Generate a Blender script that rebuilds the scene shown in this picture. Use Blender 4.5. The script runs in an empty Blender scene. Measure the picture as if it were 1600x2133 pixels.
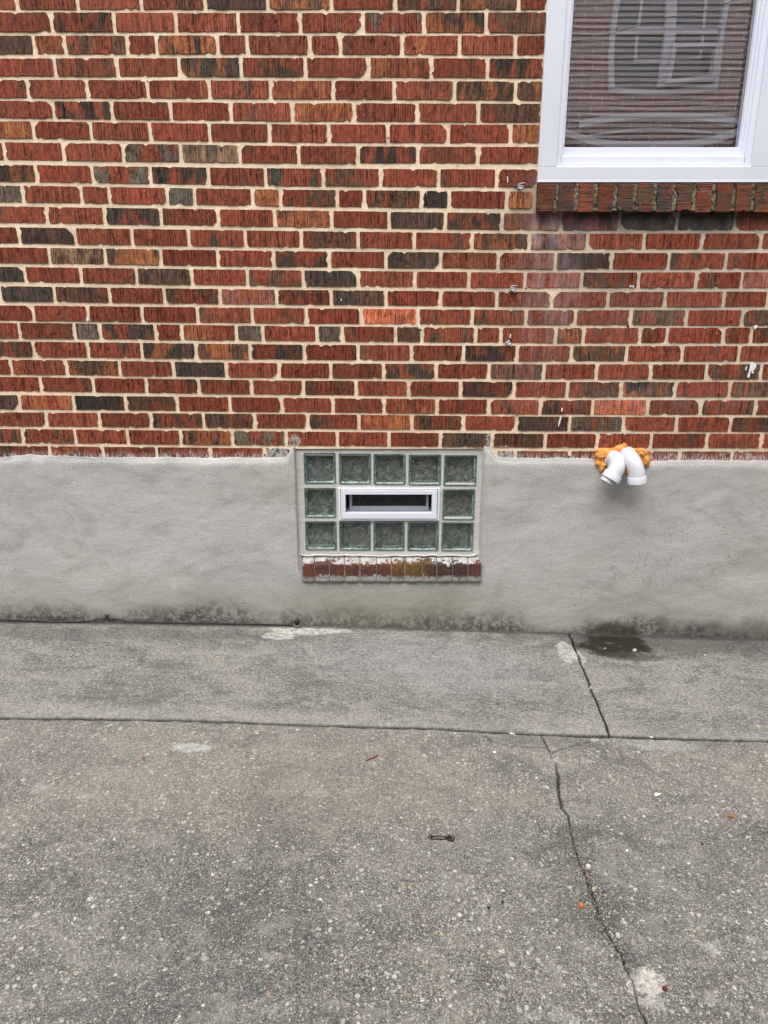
import bpy, math, random
import numpy as np
R_ = math.radians
C = bpy.context.scene.collection
random.seed(4); rng = np.random.default_rng(11)

# ------------------------------------------------------------------ camera, sky, sun, exposure
F = 1480.0; PITCH = R_(16.7); D0 = 2.74; CH = 1.33
cam = bpy.data.cameras.new('camera'); camo = bpy.data.objects.new('camera', cam); C.objects.link(camo)
camo.location = (0, -D0, CH); camo.rotation_euler = (R_(90) - PITCH, 0, 0)
cam.sensor_fit = 'HORIZONTAL'; cam.sensor_width = 36; cam.lens = 36 * F / 1600
cam.clip_start = 0.02; cam.clip_end = 500
bpy.context.scene.camera = camo
SUN_EL, SUN_AZ = 62, 200          # sun high, in front of the wall, a little to the left
w = bpy.data.worlds.new('World'); bpy.context.scene.world = w; w.use_nodes = True
wn = w.node_tree; bg = wn.nodes['Background']
sky = wn.nodes.new('ShaderNodeTexSky'); sky.sky_type = 'NISHITA'; sky.sun_disc = False
sky.sun_elevation = R_(SUN_EL); sky.sun_rotation = R_(SUN_AZ)
sky.air_density = 1.0; sky.dust_density = 4.0; sky.ozone_density = 1.0
hs = wn.nodes.new('ShaderNodeHueSaturation'); hs.inputs['Saturation'].default_value = 0.50
wn.links.new(sky.outputs[0], hs.inputs['Color']); wn.links.new(hs.outputs[0], bg.inputs[0])
bg.inputs[1].default_value = 0.15
sl = bpy.data.lights.new('sun', 'SUN'); so = bpy.data.objects.new('sun', sl); C.objects.link(so)
sl.energy = 0.8; sl.angle = R_(65); sl.color = (1.0, 0.96, 0.9)
# the sun stands over the open side (camera side), slightly left
az = R_(12)
so.rotation_euler = (R_(90 - SUN_EL), 0, -az)
sc = bpy.context.scene
sc.view_settings.view_transform = 'Standard'; sc.view_settings.look = 'None'
sc.view_settings.gamma = 1; sc.view_settings.exposure = 1.04
sc.cycles.max_bounces = 8; sc.cycles.transparent_max_bounces = 12

# ------------------------------------------------------------------ picture <-> place
CT, ST = math.cos(PITCH), math.sin(PITCH)
def ray(px, py):
    a = (px - 800) / F; b = (1066.5 - py) / F
    return a, CT + b * ST, b * CT - ST          # x, y, z direction
def W(px, py, Y=0.0):                           # a point of the plane y = Y (the wall and planes parallel to it)
    a, dy, dz = ray(px, py); t = (D0 + Y) / dy
    return np.array((a * t, Y, CH + dz * t))
def gz(x, y):                                   # height of the gently falling ground
    xc = np.clip(x, -2.6, 2.6)
    return 0.004 - 0.0267 * xc - 0.0055 * xc * xc * 1.0 + 0.010 * y + (x - xc) * -0.02
def G(px, py):
    a, dy, dz = ray(px, py); t = -CH / dz
    for _ in range(12):
        x, y = a * t, -D0 + dy * t
        t = (gz(x, y) - CH) / dz
    return np.array((a * t, -D0 + dy * t, gz(a * t, -D0 + dy * t)))

# ------------------------------------------------------------------ numpy noise
_T = rng.random((256, 256))
def vnoise(x, y, k=0):
    x = np.asarray(x, float) + k * 17.31; y = np.asarray(y, float) + k * 9.77
    xi = np.floor(x).astype(int); yi = np.floor(y).astype(int)
    fx = x - xi; fy = y - yi; fx = fx * fx * (3 - 2 * fx); fy = fy * fy * (3 - 2 * fy)
    g = lambda i, j: _T[i % 256, j % 256]
    return (g(xi, yi) * (1 - fx) + g(xi + 1, yi) * fx) * (1 - fy) + (g(xi, yi + 1) * (1 - fx) + g(xi + 1, yi + 1) * fx) * fy
def fbm(x, y, k=0, o=4):
    s = 0; a = 0.5
    for i in range(o):
        s = s + a * vnoise(x * 2 ** i, y * 2 ** i, k + i * 3); a *= 0.5
    return s

# ------------------------------------------------------------------ objects
def tag(o, label=None, cat=None, group=None, kind=None):
    if label: o['label'] = label
    if cat: o['category'] = cat
    if group: o['group'] = group
    if kind: o['kind'] = kind
    return o
def link(name, me, mats=(), parent=None, loc=None):
    o = bpy.data.objects.new(name, me); C.objects.link(o)
    for m in mats: me.materials.append(m)
    if parent is not None: o.parent = parent
    if loc is not None: o.location = loc
    return o
def empty(name, loc=(0, 0, 0)):
    o = bpy.data.objects.new(name, None); C.objects.link(o); o.location = loc; o.empty_display_size = 0.1
    return o
def np_mesh(name, V, Q, mi=None, smooth=True, attrs=None):
    me = bpy.data.meshes.new(name)
    V = np.asarray(V, np.float32); Q = np.asarray(Q, np.int32)
    me.vertices.add(len(V)); me.vertices.foreach_set('co', V.ravel())
    me.loops.add(Q.size); me.loops.foreach_set('vertex_index', Q.ravel())
    me.polygons.add(len(Q)); me.polygons.foreach_set('loop_start', np.arange(0, Q.size, Q.shape[1], dtype=np.int32))
    if mi is not None: me.polygons.foreach_set('material_index', np.asarray(mi, np.int32))
    me.polygons.foreach_set('use_smooth', np.full(len(Q), smooth))
    me.update(calc_edges=True)
    for k, a in (attrs or {}).items():
        a = np.asarray(a, np.float32)
        if a.ndim == 1:
            at = me.attributes.new(k, 'FLOAT', 'POINT'); at.data.foreach_set('value', a)
        elif a.shape[1] == 3:
            at = me.attributes.new(k, 'FLOAT_VECTOR', 'POINT'); at.data.foreach_set('vector', a.ravel())
        else:
            at = me.attributes.new(k, 'FLOAT_COLOR', 'POINT'); at.data.foreach_set('color', a.ravel())
    return me
def grid_quads(nu, nv, base=0):                 # nu columns, nv rows, index = j*nu+i
    i, j = np.meshgrid(np.arange(nu - 1), np.arange(nv - 1))
    a = (j * nu + i).ravel() + base
    return np.stack([a, a + 1, a + nu + 1, a + nu], 1)

class MB:
    def __init__(s): s.v = []; s.f = []; s.m = []
    def add(s, v, f, m=0):
        b = len(s.v); s.v += [tuple(map(float, p)) for p in v]; s.f += [tuple(b + i for i in q) for q in f]; s.m += [m] * len(f)
    def box(s, x0, x1, y0, y1, z0, z1, m=0):
        v = [(x, y, z) for z in (z0, z1) for y in (y0, y1) for x in (x0, x1)]
        s.add(v, [(0, 2, 3, 1), (4, 5, 7, 6), (0, 1, 5, 4), (2, 6, 7, 3), (0, 4, 6, 2), (1, 3, 7, 5)], m)
    def prism(s, poly, y0, y1, m=0):            # polygon in x,z pushed along y
        n = len(poly)
        v = [(p[0], y0, p[1]) for p in poly] + [(p[0], y1, p[1]) for p in poly]
        f = [tuple(range(n)), tuple(range(2 * n - 1, n - 1, -1))] + [(i, n + i, n + (i + 1) % n, (i + 1) % n) for i in range(n)]
        s.add(v, f, m)
    def tube(s, pts, rad, n=16, caps=(True, True), m=0):
        pts = [np.array(p, float) for p in pts]; N = len(pts)
        rad = [rad] * N if not hasattr(rad, '__len__') else rad
        T = [pts[min(i + 1, N - 1)] - pts[max(i - 1, 0)] for i in range(N)]
        for i in range(N):
            l = np.linalg.norm(T[i]); T[i] = T[i] / l if l > 1e-9 else T[i - 1]
        up = np.array((0, 0, 1.0)) if abs(T[0][2]) < .9 else np.array((1.0, 0, 0))
        X = np.cross(T[0], up); X /= np.linalg.norm(X)
        v = []
        for i in range(N):
            X = X - T[i] * np.dot(X, T[i]); X /= np.linalg.norm(X); Y = np.cross(T[i], X)
            for k in range(n):
                a = 2 * math.pi * k / n
                v.append(pts[i] + (X * math.cos(a) + Y * math.sin(a)) * rad[i])
        f = [(i * n + k, i * n + (k + 1) % n, (i + 1) * n + (k + 1) % n, (i + 1) * n + k) for i in range(N - 1) for k in range(n)]
        if caps[0]: f.append(tuple(range(n - 1, -1, -1)))
        if caps[1]: f.append(tuple((N - 1) * n + k for k in range(n)))
        s.add(v, f, m)
    def build(s, name, mats, parent=None, smooth=False, bevel=0, loc=None):
        me = bpy.data.meshes.new(name); v = s.v
        if loc is not None: v = [(p[0] - loc[0], p[1] - loc[1], p[2] - loc[2]) for p in v]
        me.from_pydata(v, [], s.f); me.polygons.foreach_set('material_index', s.m)
        if smooth: me.polygons.foreach_set('use_smooth', [True] * len(s.f))
        me.update()
        o = link(name, me, mats if isinstance(mats, (list, tuple)) else [mats], parent, loc)
        if bevel:
            b = o.modifiers.new('bevel', 'BEVEL'); b.width = bevel; b.segments = 2; b.limit_method = 'ANGLE'
        return o

# ------------------------------------------------------------------ material helpers
class M:
    def __init__(s, name):
        s.m = bpy.data.materials.new(name); s.m.use_nodes = True; s.t = s.m.node_tree
        s.b = s.t.nodes['Principled BSDF']; s.out = s.t.nodes['Material Output']
    def n(s, typ, **kw):
        nd = s.t.nodes.new('ShaderNode' + typ)
        for k, v in kw.items(): setattr(nd, k, v)
        return nd
    def put(s, sock, v):
        if hasattr(v, 'links') or isinstance(v, bpy.types.NodeSocket): s.t.links.new(v, sock)
        elif isinstance(v, (tuple, list)) and len(v) == 3 and sock.type == 'RGBA': sock.default_value = (*v, 1)
        else: sock.default_value = v
    def math(s, op, a, b=0.0, c=None):
        nd = s.n('Math', operation=op); s.put(nd.inputs[0], a); s.put(nd.inputs[1], b)
        if c is not None: s.put(nd.inputs[2], c)
        return nd.outputs[0]
    def mul(s, a, b): return s.math('MULTIPLY', a, b)
    def addm(s, a, b): return s.math('ADD', a, b)
    def ramp(s, v, lo, hi, o0=0.0, o1=1.0, smooth=True):
        nd = s.n('MapRange'); nd.interpolation_type = 'SMOOTHSTEP' if smooth else 'LINEAR'
        s.put(nd.inputs[0], v)
        for i, x in zip((1, 2, 3, 4), (lo, hi, o0, o1)): s.put(nd.inputs[i], x)
        return nd.outputs[0]
    def mix(s, f, a, b, mode='MIX'):
        nd = s.n('Mix', data_type='RGBA', blend_type=mode)
        s.put(nd.inputs[0], f); s.put(nd.inputs[6], a); s.put(nd.inputs[7], b)
        return nd.outputs[2]
    def pos(s): return s.n('NewGeometry').outputs['Position']
    def scale(s, v, sx, sy, sz, off=(0, 0, 0)):
        nd = s.n('Mapping'); s.put(nd.inputs[0], v); nd.inputs[1].default_value = off; nd.inputs[3].default_value = (sx, sy, sz)
        return nd.outputs[0]
    def noise(s, v, sc_, det=3, rough=.5, dist=0):
        nd = s.n('TexNoise'); s.put(nd.inputs['Vector'], v); nd.inputs['Scale'].default_value = sc_
        nd.inputs['Detail'].default_value = det; nd.inputs['Roughness'].default_value = rough; nd.inputs['Distortion'].default_value = dist
        return nd.outputs[0]
    def xyz(s, v):
        nd = s.n('SeparateXYZ'); s.put(nd.inputs[0], v); return nd.outputs
    def comb(s, x, y, z):
        nd = s.n('CombineXYZ')
        for i, q in enumerate((x, y, z)): s.put(nd.inputs[i], q)
        return nd.outputs[0]
    def blob(s, a, b, a0, b0, ra, rb, nz, amt=.5, soft=.25):       # soft stain of its own shape
        da = s.mul(s.math('SUBTRACT', a, a0), 1 / ra); db = s.mul(s.math('SUBTRACT', b, b0), 1 / rb)
        d = s.math('SQRT', s.addm(s.mul(da, da), s.mul(db, db)))
        d = s.addm(d, s.mul(s.math('SUBTRACT', nz, .5), amt * 4.5))
        return s.ramp(d, 1.0 + soft, 1.0 - soft)
    def bump(s, h, strength=.5, dist=.002, prev=None):
        nd = s.n('Bump'); s.put(nd.inputs['Height'], h); nd.inputs['Strength'].default_value = strength; nd.inputs['Distance'].default_value = dist
        if prev is not None: s.put(nd.inputs['Normal'], prev)
        return nd.outputs[0]
    def fin(s, col, rough=.8, normal=None, spec=.3):
        s.put(s.b.inputs['Base Color'], col); s.put(s.b.inputs['Roughness'], rough)
        s.b.inputs['Specular IOR Level'].default_value = spec
        if normal is not None: s.put(s.b.inputs['Normal'], normal)
        return s.m
def plain(name, col, rough=.5, spec=.4, var=.12, nscale=30, bump=.0):
    m = M(name); p = m.pos(); n1 = m.noise(p, nscale, 4)
    c = m.mix(m.ramp(n1, .3, .7), tuple(x * (1 - var) for x in col), tuple(min(1, x * (1 + var)) for x in col))
    nm = m.bump(m.noise(p, nscale * 8, 3), bump, .001) if bump else None
    return m.fin(c, rough, nm, spec)
def attr(m, name):
    nd = m.n('Attribute'); nd.attribute_name = name; return nd

# --- brick face
def brick_material():
    m = M('scored_brick'); A = attr(m, 'colA'); B = attr(m, 'colB'); U = attr(m, 'uvw')
    p = m.pos(); px, py, pz = m.xyz(p)
    u, v, sd = m.xyz(U.outputs['Vector'])
    cover = B.outputs['Alpha']
    q = m.comb(m.mul(u, 1.0), m.mul(v, .42), m.mul(sd, 13.0))
    n1 = m.noise(q, 19, 2, .5, .6)
    edge = m.ramp(n1, m.math('SUBTRACT', .61, m.mul(cover, .44)), m.math('SUBTRACT', .76, m.mul(cover, .44)))
    col = m.mix(edge, A.outputs['Color'], B.outputs['Color'])
    # streaks along the scoring
    st = m.noise(m.comb(m.mul(u, 330), m.mul(v, 6), m.mul(sd, 31)), 1.0, 2, .6)
    st2 = m.noise(m.comb(m.mul(u, 110), m.mul(v, 40), m.mul(sd, 7)), 1.0, 3, .6)
    k = m.addm(m.ramp(st, .34, .62, .50, 1.40), m.ramp(st2, .32, .66, -.34, .30))
    gr = attr(m, 'groove').outputs['Fac']
    k = m.mul(k, m.ramp(gr, 0, .9, 1.20, .16))              # shade of the scored grooves painted into the colour, with packed dirt
    fine = m.noise(p, 420, 2, .6)
    k = m.mul(k, m.ramp(fine, .25, .75, .85, 1.13))
    kc = m.comb(k, k, k)
    col = m.mix(1.0, col, kc, 'MULTIPLY')
    pt = m.noise(m.scale(p, 160, 1, 95), 1, 3, .75, .4); col = m.mix(m.ramp(pt, .57, .68, 0, .6), col, (.030, .014, .010))
    # brown smudges
    big = m.noise(p, 7, 4, .6)
    col = m.mix(m.ramp(big, .50, .72, 0, .45), col, (.085, .040, .024))
    spk = m.noise(p, 260, 1); col = m.mix(m.ramp(spk, .74, .80, 0, .7), col, (.55, .47, .36))
    # pale bloom under the window and on the right
    nz = m.noise(p, 9, 5, .65)
    nst = m.noise(m.scale(p, 30, 1, 6), 1, 3)
    for (qx, qy, ra, rb, a) in ((1150, 560, .10, .34, .22), (1290, 640, .34, .09, .08), (1135, 470, .07, .05, .45), (1350, 830, .5, .05, .10), (640, 560, .02, .02, 0)):
        w0 = W(qx, qy); mk = m.blob(px, pz, w0[0], w0[2], ra, rb, nz, .45, .5)
        col = m.mix(m.mul(m.mul(mk, a), m.ramp(nst, .3, .65)), col, (.44, .36, .38))
    # sooty damp band straight below the upper sill
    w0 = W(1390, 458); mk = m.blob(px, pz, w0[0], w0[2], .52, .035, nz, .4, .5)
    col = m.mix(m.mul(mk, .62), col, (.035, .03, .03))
    # cement wash left on the lowest course and by the basement window
    base = W(800, 948)[2]
    hz = m.addm(pz, m.mul(m.math('SUBTRACT', nst, .5), .055))
    wash = m.mul(m.ramp(hz, base + .020, base - .012), m.ramp(m.noise(m.scale(p, 160, 1, 40), 1, 3, .7), .44, .56))
    col = m.mix(m.mul(wash, .8), col, (.50, .47, .47))
    for (qx, qy, ra, rb) in ((592, 946, .07, .028), (612, 921, .03, .03), (1040, 945, .075, .03), (1020, 915, .022, .035)):
        w0 = W(qx, qy); mk = m.blob(px, pz, w0[0], w0[2], ra, rb, nz, .6, .15)
        col = m.mix(m.mul(mk, m.ramp(m.noise(m.scale(p, 90, 1, 60), 1, 4, .8), .42, .56)), col, (.42, .41, .39))
    nb = m.bump(m.noise(p, 500, 3, .6), .5, .0015)
    nb = m.bump(st2, .5, .002, nb)
    return m.fin(col, .82, nb, .25)
def mortar_material():
    m = M('lime_mortar'); p = m.pos(); px, py, pz = m.xyz(p)
    n1 = m.noise(p, 5, 4, .6); n2 = m.noise(p, 60, 3, .7)
    col = m.mix(m.ramp(n1, .35, .65), (.76, .62, .43), (.84, .71, .52))
    col = m.mix(m.ramp(n2, .56, .76, 0, .45), col, (.36, .32, .26))
    sp = m.noise(p, 330, 2, .7); col = m.mix(m.ramp(sp, .62, .72, 0, .6), col, (.26, .22, .17)); gsp = m.noise(p, 600, 2, .8); col = m.mix(m.ramp(gsp, .55, .7, 0, .5), col, (.36, .30, .22))
    sm = m.noise(m.scale(p, 3, 3, 9), 1, 4, .7, .8); col = m.mix(m.ramp(sm, .52, .66, 0, .45), col, (.54, .46, .35))
    nz = m.noise(p, 9, 5, .65)
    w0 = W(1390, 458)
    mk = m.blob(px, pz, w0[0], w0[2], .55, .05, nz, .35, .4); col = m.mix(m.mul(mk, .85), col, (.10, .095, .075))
    w1 = W(1400, 560)
    mk = m.blob(px, pz, w1[0], w1[2], .62, .22, nz, .7, .6); col = m.mix(m.mul(mk, .5), col, (.34, .31, .27))
    w1 = W(1500, 750)
    mk = m.blob(px, pz, w1[0], w1[2], .5, .5, nz, .6, .6); col = m.mix(m.mul(mk, .35), col, (.42, .39, .33))
    w2 = W(1100, 415)
    mk = m.blob(px, pz, w2[0], w2[2], .07, .06, nz, .4, .3); col = m.mix(m.mul(mk, .7), col, (.32, .29, .23))
    nb = m.bump(m.noise(p, 90, 5, .7), .7, .004)
    return m.fin(col, .95, nb, .1)
BRICK = brick_material(); MORTAR = mortar_material()

# --- stucco
def stucco_material():
    m = M('cement_render'); p = m.pos(); px, py, pz = m.xyz(p)
    n1 = m.noise(p, 2.2, 5, .55, .4); n2 = m.noise(m.scale(p, 5, 5, 11), 1, 5, .65, .8); n3 = m.noise(p, 160, 3, .7)
    col = m.mix(m.ramp(n1, .32, .68), (.445, .455, .465), (.485, .485, .465))
    col = m.mix(m.ramp(n2, .45, .78, 0, .75), col, (.345, .338, .312))
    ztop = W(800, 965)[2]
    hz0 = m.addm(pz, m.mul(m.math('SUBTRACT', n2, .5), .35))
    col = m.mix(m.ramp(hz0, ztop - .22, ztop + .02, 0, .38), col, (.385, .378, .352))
    right = m.mul(m.ramp(px, .2, .9), m.ramp(n1, .35, .6)); col = m.mix(m.mul(right, .45), col, (.395, .40, .375))
    mt = m.noise(m.scale(p, 3.2, 3.2, 5), 1, 6, .68, 1.6); col = m.mix(m.ramp(mt, .52, .66, 0, .5), col, (.33, .325, .305)); col = m.mix(m.ramp(mt, .46, .34, 0, .45), col, (.50, .51, .525))
    col = m.mix(m.ramp(n3, .50, .7, 0, .35), col, (.26, .25, .235))
    pit = m.noise(p, 70, 2, .7); col = m.mix(m.ramp(pit, .70, .78, 0, .5), col, (.20, .19, .17))
    # limewashed rim along the top edge
    rim = m.ramp(m.addm(pz, m.mul(m.math('SUBTRACT', n2, .5), .03)), ztop - .012, ztop + .006)
    rim = m.mul(rim, m.ramp(m.noise(m.scale(p, 4, 1, 1), 1, 3, .6), .42, .6)); col = m.mix(m.mul(rim, .55), col, (.62, .61, .59))
    # splash-back grime and algae rising from the ground
    gl = m.addm(m.mul(px, -.0267), m.mul(m.mul(px, px), -.0055)); hz = m.math('SUBTRACT', pz, gl)
    wob = m.addm(m.mul(m.math('SUBTRACT', n1, .5), .34), m.mul(m.math('SUBTRACT', n2, .5), .10)); hh = m.addm(hz, wob)
    fine = m.ramp(m.noise(p, 45, 4, .75), .33, .62)
    alg = m.ramp(hh, .30, .03); col = m.mix(m.mul(alg, .55), col, (.31, .305, .245))
    grm = m.mul(m.ramp(hh, .12, .01), m.ramp(fine, 0, 1, .30, 1)); col = m.mix(m.mul(grm, .92), col, (.065, .065, .056))
    nz = m.noise(p, 9, 5, .65)
    w0 = W(1277, 1330, -.012); mk = m.blob(px, pz, w0[0], w0[2], .115, .078, nz, .15, .2)
    col = m.mix(m.mul(mk, .8), col, (.055, .052, .035))
    w0 = W(1520, 1330, -.012); mk = m.blob(px, pz, w0[0], w0[2], .35, .08, nz, .4, .5); col = m.mix(m.mul(mk, .55), col, (.06, .06, .055))
    w0 = W(820, 1255, -.012); mk = m.blob(px, pz, w0[0], w0[2], .40, .10, nz, .3, .5); col = m.mix(m.mul(mk, .5), col, (.29, .28, .21))
    hc = m.noise(m.scale(p, 3.1, 3.1, 3.1, (3.3, 0, 1.7)), 1, 5, .62, .6); ln = m.ramp(m.math('ABSOLUTE', m.math('SUBTRACT', hc, .5)), .0035, .0)
    sel = m.ramp(m.noise(p, 1.6, 1), .56, .64); col = m.mix(m.mul(m.mul(ln, sel), .55), col, (.15, .145, .13))
    nb = m.bump(m.noise(m.scale(p, 60, 60, 110), 1, 5, .7, .5), .28, .003)
    nb = m.bump(m.noise(m.scale(p, 6, 6, 14), 1, 3, .5, 1.2), .22, .010, nb)
    nb = m.bump(n3, .8, .0018, nb)
    col = m.mix(m.ramp(m.noise(p, 380, 2, .8), .38, .62), m.mix(1, col, (.80, .80, .79), 'MULTIPLY'), m.mix(1, col, (1.13, 1.12, 1.10), 'MULTIPLY'))
    return m.fin(col, .9, nb, .15)
STUCCO = stucco_material()

# --- concretes
APX = [0, 200, 400, 600, 800, 900, 1100, 1270, 1400, 1600]; APY = [1495, 1497, 1500, 1508, 1514, 1517, 1528, 1533, 1537, 1543]
_ed = np.array([G(a, b) for a, b in zip(APX, APY)])
def edge_y(x): return np.interp(x, _ed[:, 0], _ed[:, 1])
def apron_material():
    m = M('worn_concrete_slab'); p = m.pos(); px, py, pz = m.xyz(p)
    n1 = m.noise(m.scale(p, 2.2, 5, 1), 1, 5, .62, .5); n2 = m.noise(m.scale(p, 12, 24, 1), 1, 5, .72, .5); n3 = m.noise(p, 300, 3, .7)
    n4 = m.noise(m.scale(p, 60, 100, 1), 1, 4, .75); nz = m.noise(p, 9, 5, .65)
    col = m.mix(m.ramp(n1, .36, .62), (0.149, 0.149, 0.146), (0.223, 0.217, 0.206))
    col = m.mix(m.ramp(n2, .46, .66, 0, .6), col, (0.295, 0.283, 0.259))
    col = m.mix(m.ramp(n2, .50, .34, 0, .5), col, (0.149, 0.149, 0.147))
    col = m.mix(m.ramp(n4, .5, .66, 0, .75), col, (0.379, 0.365, 0.339))
    col = m.mix(m.ramp(n4, .5, .34, 0, .7), col, (0.082, 0.082, 0.081))
    n5 = m.noise(m.scale(p, 110, 190, 1), 1, 3, .75)
    col = m.mix(m.ramp(n5, .52, .68, 0, .65), col, (0.419, 0.407, 0.383)); col = m.mix(m.ramp(n5, .48, .34, 0, .65), col, (0.066, 0.066, 0.064))
    col = m.mix(m.ramp(n3, .54, .68, 0, .7), col, (0.510, 0.498, 0.474)); col = m.mix(m.ramp(n3, .46, .34, 0, .7), col, (0.055, 0.055, 0.053))
    bw = m.noise(m.scale(p, 5, 9, 1), 1, 6, .72, 1.0); col = m.mix(m.ramp(bw, .50, .60, 0, .45), col, (.33, .315, .28)); col = m.mix(m.ramp(bw, .48, .38, 0, .5), col, (.10, .10, .096))
    worn = m.noise(m.scale(p, 38, 60, 1), 1, 5, .8, .6)
    def st(qx, qy, ra, rb, c, a, amt=.4, soft=.35):
        nonlocal col
        g = G(qx, qy); mk = m.blob(px, py, g[0], g[1], ra, rb, nz, amt, soft)
        if c[0] > .3: mk = m.mul(mk, m.ramp(worn, .36, .56))
        col = m.mix(m.mul(mk, a), col, c)
    st(1400, 1335, .75, .12, (0.055, 0.055, 0.053), .65, .5, .5)
    st(200, 1320, .8, .06, (0.077, 0.077, 0.075), .45, .5, .5)
    st(850, 1370, .42, .13, (0.313, 0.321, 0.341), .5, .5, .6)
    st(960, 1410, .26, .10, (0.290, 0.294, 0.306), .4, .5, .6)
    st(640, 1313, .15, .04, (0.564, 0.556, 0.532), .9, .35, .12)
    st(580, 1325, .08, .035, (0.539, 0.531, 0.510), .8, .5, .12)
    st(1178, 1355, .035, .10, (0.533, 0.517, 0.484), .75, .7, .15)
    st(1207, 1370, .022, .05, (0.533, 0.517, 0.484), .7, .7, .15)
    st(1284, 1342, .13, .10, (.022, .019, .012), .96, .7, .35)
    st(1320, 1368, .11, .035, (0.052, 0.050, 0.038), .7, .4, .3)
    st(1270, 1340, .022, .012, (.13, .11, .08), .5, .5, .5)
    # paler worn lip along the front edge
    ey = m.addm(m.mul(px, -.037), float(edge_y(0)) + .01)
    d = m.math('SUBTRACT', py, ey); col = m.mix(m.mul(m.ramp(d, .09, .01), m.ramp(n2, .3, .55, .1, .6)), col, (0.329, 0.317, 0.297))
    wd = m.noise(p, 24, 4, .7); col = m.mix(m.mul(m.ramp(m.math('ABSOLUTE', m.addm(py, m.mul(wd, .03))), .035, .012), .75), col, (0.054, 0.054, 0.051))
    col = m.mix(m.mul(attr(m, 'edge').outputs['Fac'], .95), col, (0.023, 0.022, 0.018))
    gr1 = m.noise(p, 210, 2, .8); col = m.mix(m.ramp(gr1, .36, .64), m.mix(1, col, (.72, .72, .72), 'MULTIPLY'), m.mix(1, col, (1.28, 1.27, 1.24), 'MULTIPLY'))
    gr2 = m.noise(p, 75, 3, .8); col = m.mix(m.ramp(gr2, .36, .64), m.mix(1, col, (.84, .84, .84), 'MULTIPLY'), m.mix(1, col, (1.14, 1.13, 1.11), 'MULTIPLY'))
    col = m.mix(1, col, (.91, .92, .90), 'MULTIPLY')
    nb = m.bump(n4, .45, .002); nb = m.bump(n3, .6, .0015, nb)
    return m.fin(col, .9, nb, .2)
def driveway_material():
    m = M('exposed_aggregate'); p = m.pos(); px, py, pz = m.xyz(p)
    nz = m.noise(p, 9, 5, .65); n1 = m.noise(p, 1.7, 5, .62, .5); n2 = m.noise(p, 14, 5, .7); n3 = m.noise(p, 380, 3, .7)
    far = m.ramp(m.addm(py, m.mul(m.math('SUBTRACT', n1, .5), .9)), -1.35, -.85)         # the surface nearer the wall is less worn down
    matrix = m.mix(m.ramp(n1, .33, .65), (0.087, 0.087, 0.085), (0.160, 0.157, 0.150))
    matrix = m.mix(m.mul(far, .75), matrix, (0.211, 0.200, 0.183))
    matrix = m.mix(m.ramp(n2, .46, .74, 0, .5), matrix, (0.251, 0.239, 0.219))
    matrix = m.mix(m.ramp(n2, .48, .28, 0, .5), matrix, (0.066, 0.066, 0.064))
    n5 = m.noise(p, 130, 4, .75)
    matrix = m.mix(m.ramp(n5, .52, .66, 0, .6), matrix, (0.339, 0.323, 0.294)); matrix = m.mix(m.ramp(n5, .48, .34, 0, .7), matrix, (0.049, 0.049, 0.048))
    matrix = m.mix(m.ramp(n3, .52, .66, 0, .75), matrix, (0.452, 0.432, 0.396)); matrix = m.mix(m.ramp(n3, .47, .33, 0, .8), matrix, (0.031, 0.031, 0.030))
    col = matrix; hgt = m.mul(n3, .4)
    wv = m.n('TexNoise'); m.put(wv.inputs['Vector'], p); wv.inputs['Scale'].default_value = 90; wv.inputs['Detail'].default_value = 2
    wp = m.n('VectorMath', operation='SCALE'); m.put(wp.inputs[0], wv.outputs['Color']); wp.inputs[3].default_value = .010
    ad = m.n('VectorMath', operation='ADD'); m.put(ad.inputs[0], p); m.put(ad.inputs[1], wp.outputs[0])
    zone = m.ramp(m.noise(p, 1.3, 3, .5), .32, .62, .25, 1)
    for (scl, dens, rmax, off, amt) in ((420, .72, .48, 3.1, .65), (230, .70, .46, 0.0, .85), (135, .52, .42, 5.7, .85), (72, .36, .40, 9.2, 1.0), (40, .10, .33, 1.7, .95)):
        vo = m.n('TexVoronoi', voronoi_dimensions='2D'); m.put(vo.inputs['Vector'], m.scale(ad.outputs[0], 1, 1.0, 1, (off, off * .7, 0))); vo.inputs['Scale'].default_value = scl
        r, g_, b_ = [x for x in m.n_sep(vo.outputs['Color'])]
        rad = m.mul(m.ramp(g_, 0, 1, .35, 1, False), rmax)
        d = m.math('SUBTRACT', rad, vo.outputs['Distance'])
        inside = m.ramp(d, 0, .07)
        pick = m.math('LESS_THAN', r, m.mul(zone, dens))
        mask = m.mul(m.mul(inside, pick), amt)
        cr = m.n('ValToRGB'); m.put(cr.inputs[0], b_); e = cr.color_ramp; e.interpolation = 'CONSTANT'
        stops = [(0, (0.424, 0.400, 0.359)), (.22, (0.255, 0.247, 0.239)), (.40, (0.551, 0.526, 0.470)), (.58, (0.354, 0.297, 0.233)), (.70, (0.635, 0.619, 0.579)), (.84, (0.495, 0.422, 0.318)), (.92, (0.264, 0.168, 0.127)), (.96, (.62, .60, .56))]
        e.elements[0].position = 0; e.elements[0].color = (*stops[0][1], 1); e.elements[1].position = stops[1][0]; e.elements[1].color = (*stops[1][1], 1)
        for q, c_ in stops[2:]:
            el = e.elements.new(q); el.color = (*c_, 1)
        col = m.mix(mask, col, cr.outputs[0]); hgt = m.addm(hgt, m.mul(mask, .8))
    # thin cement film partly hiding the stones near the wall
    film = m.mul(m.mul(far, m.ramp(n2, .34, .58)), .22); col = m.mix(film, col, (0.244, 0.232, 0.212))
    bw = m.noise(m.scale(p, 7, 8, 1), 1, 7, .74, .8); col = m.mix(m.ramp(bw, .50, .60, 0, .38), col, (.34, .325, .285)); col = m.mix(m.ramp(bw, .48, .38, 0, .42), col, (.085, .085, .082))
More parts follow.
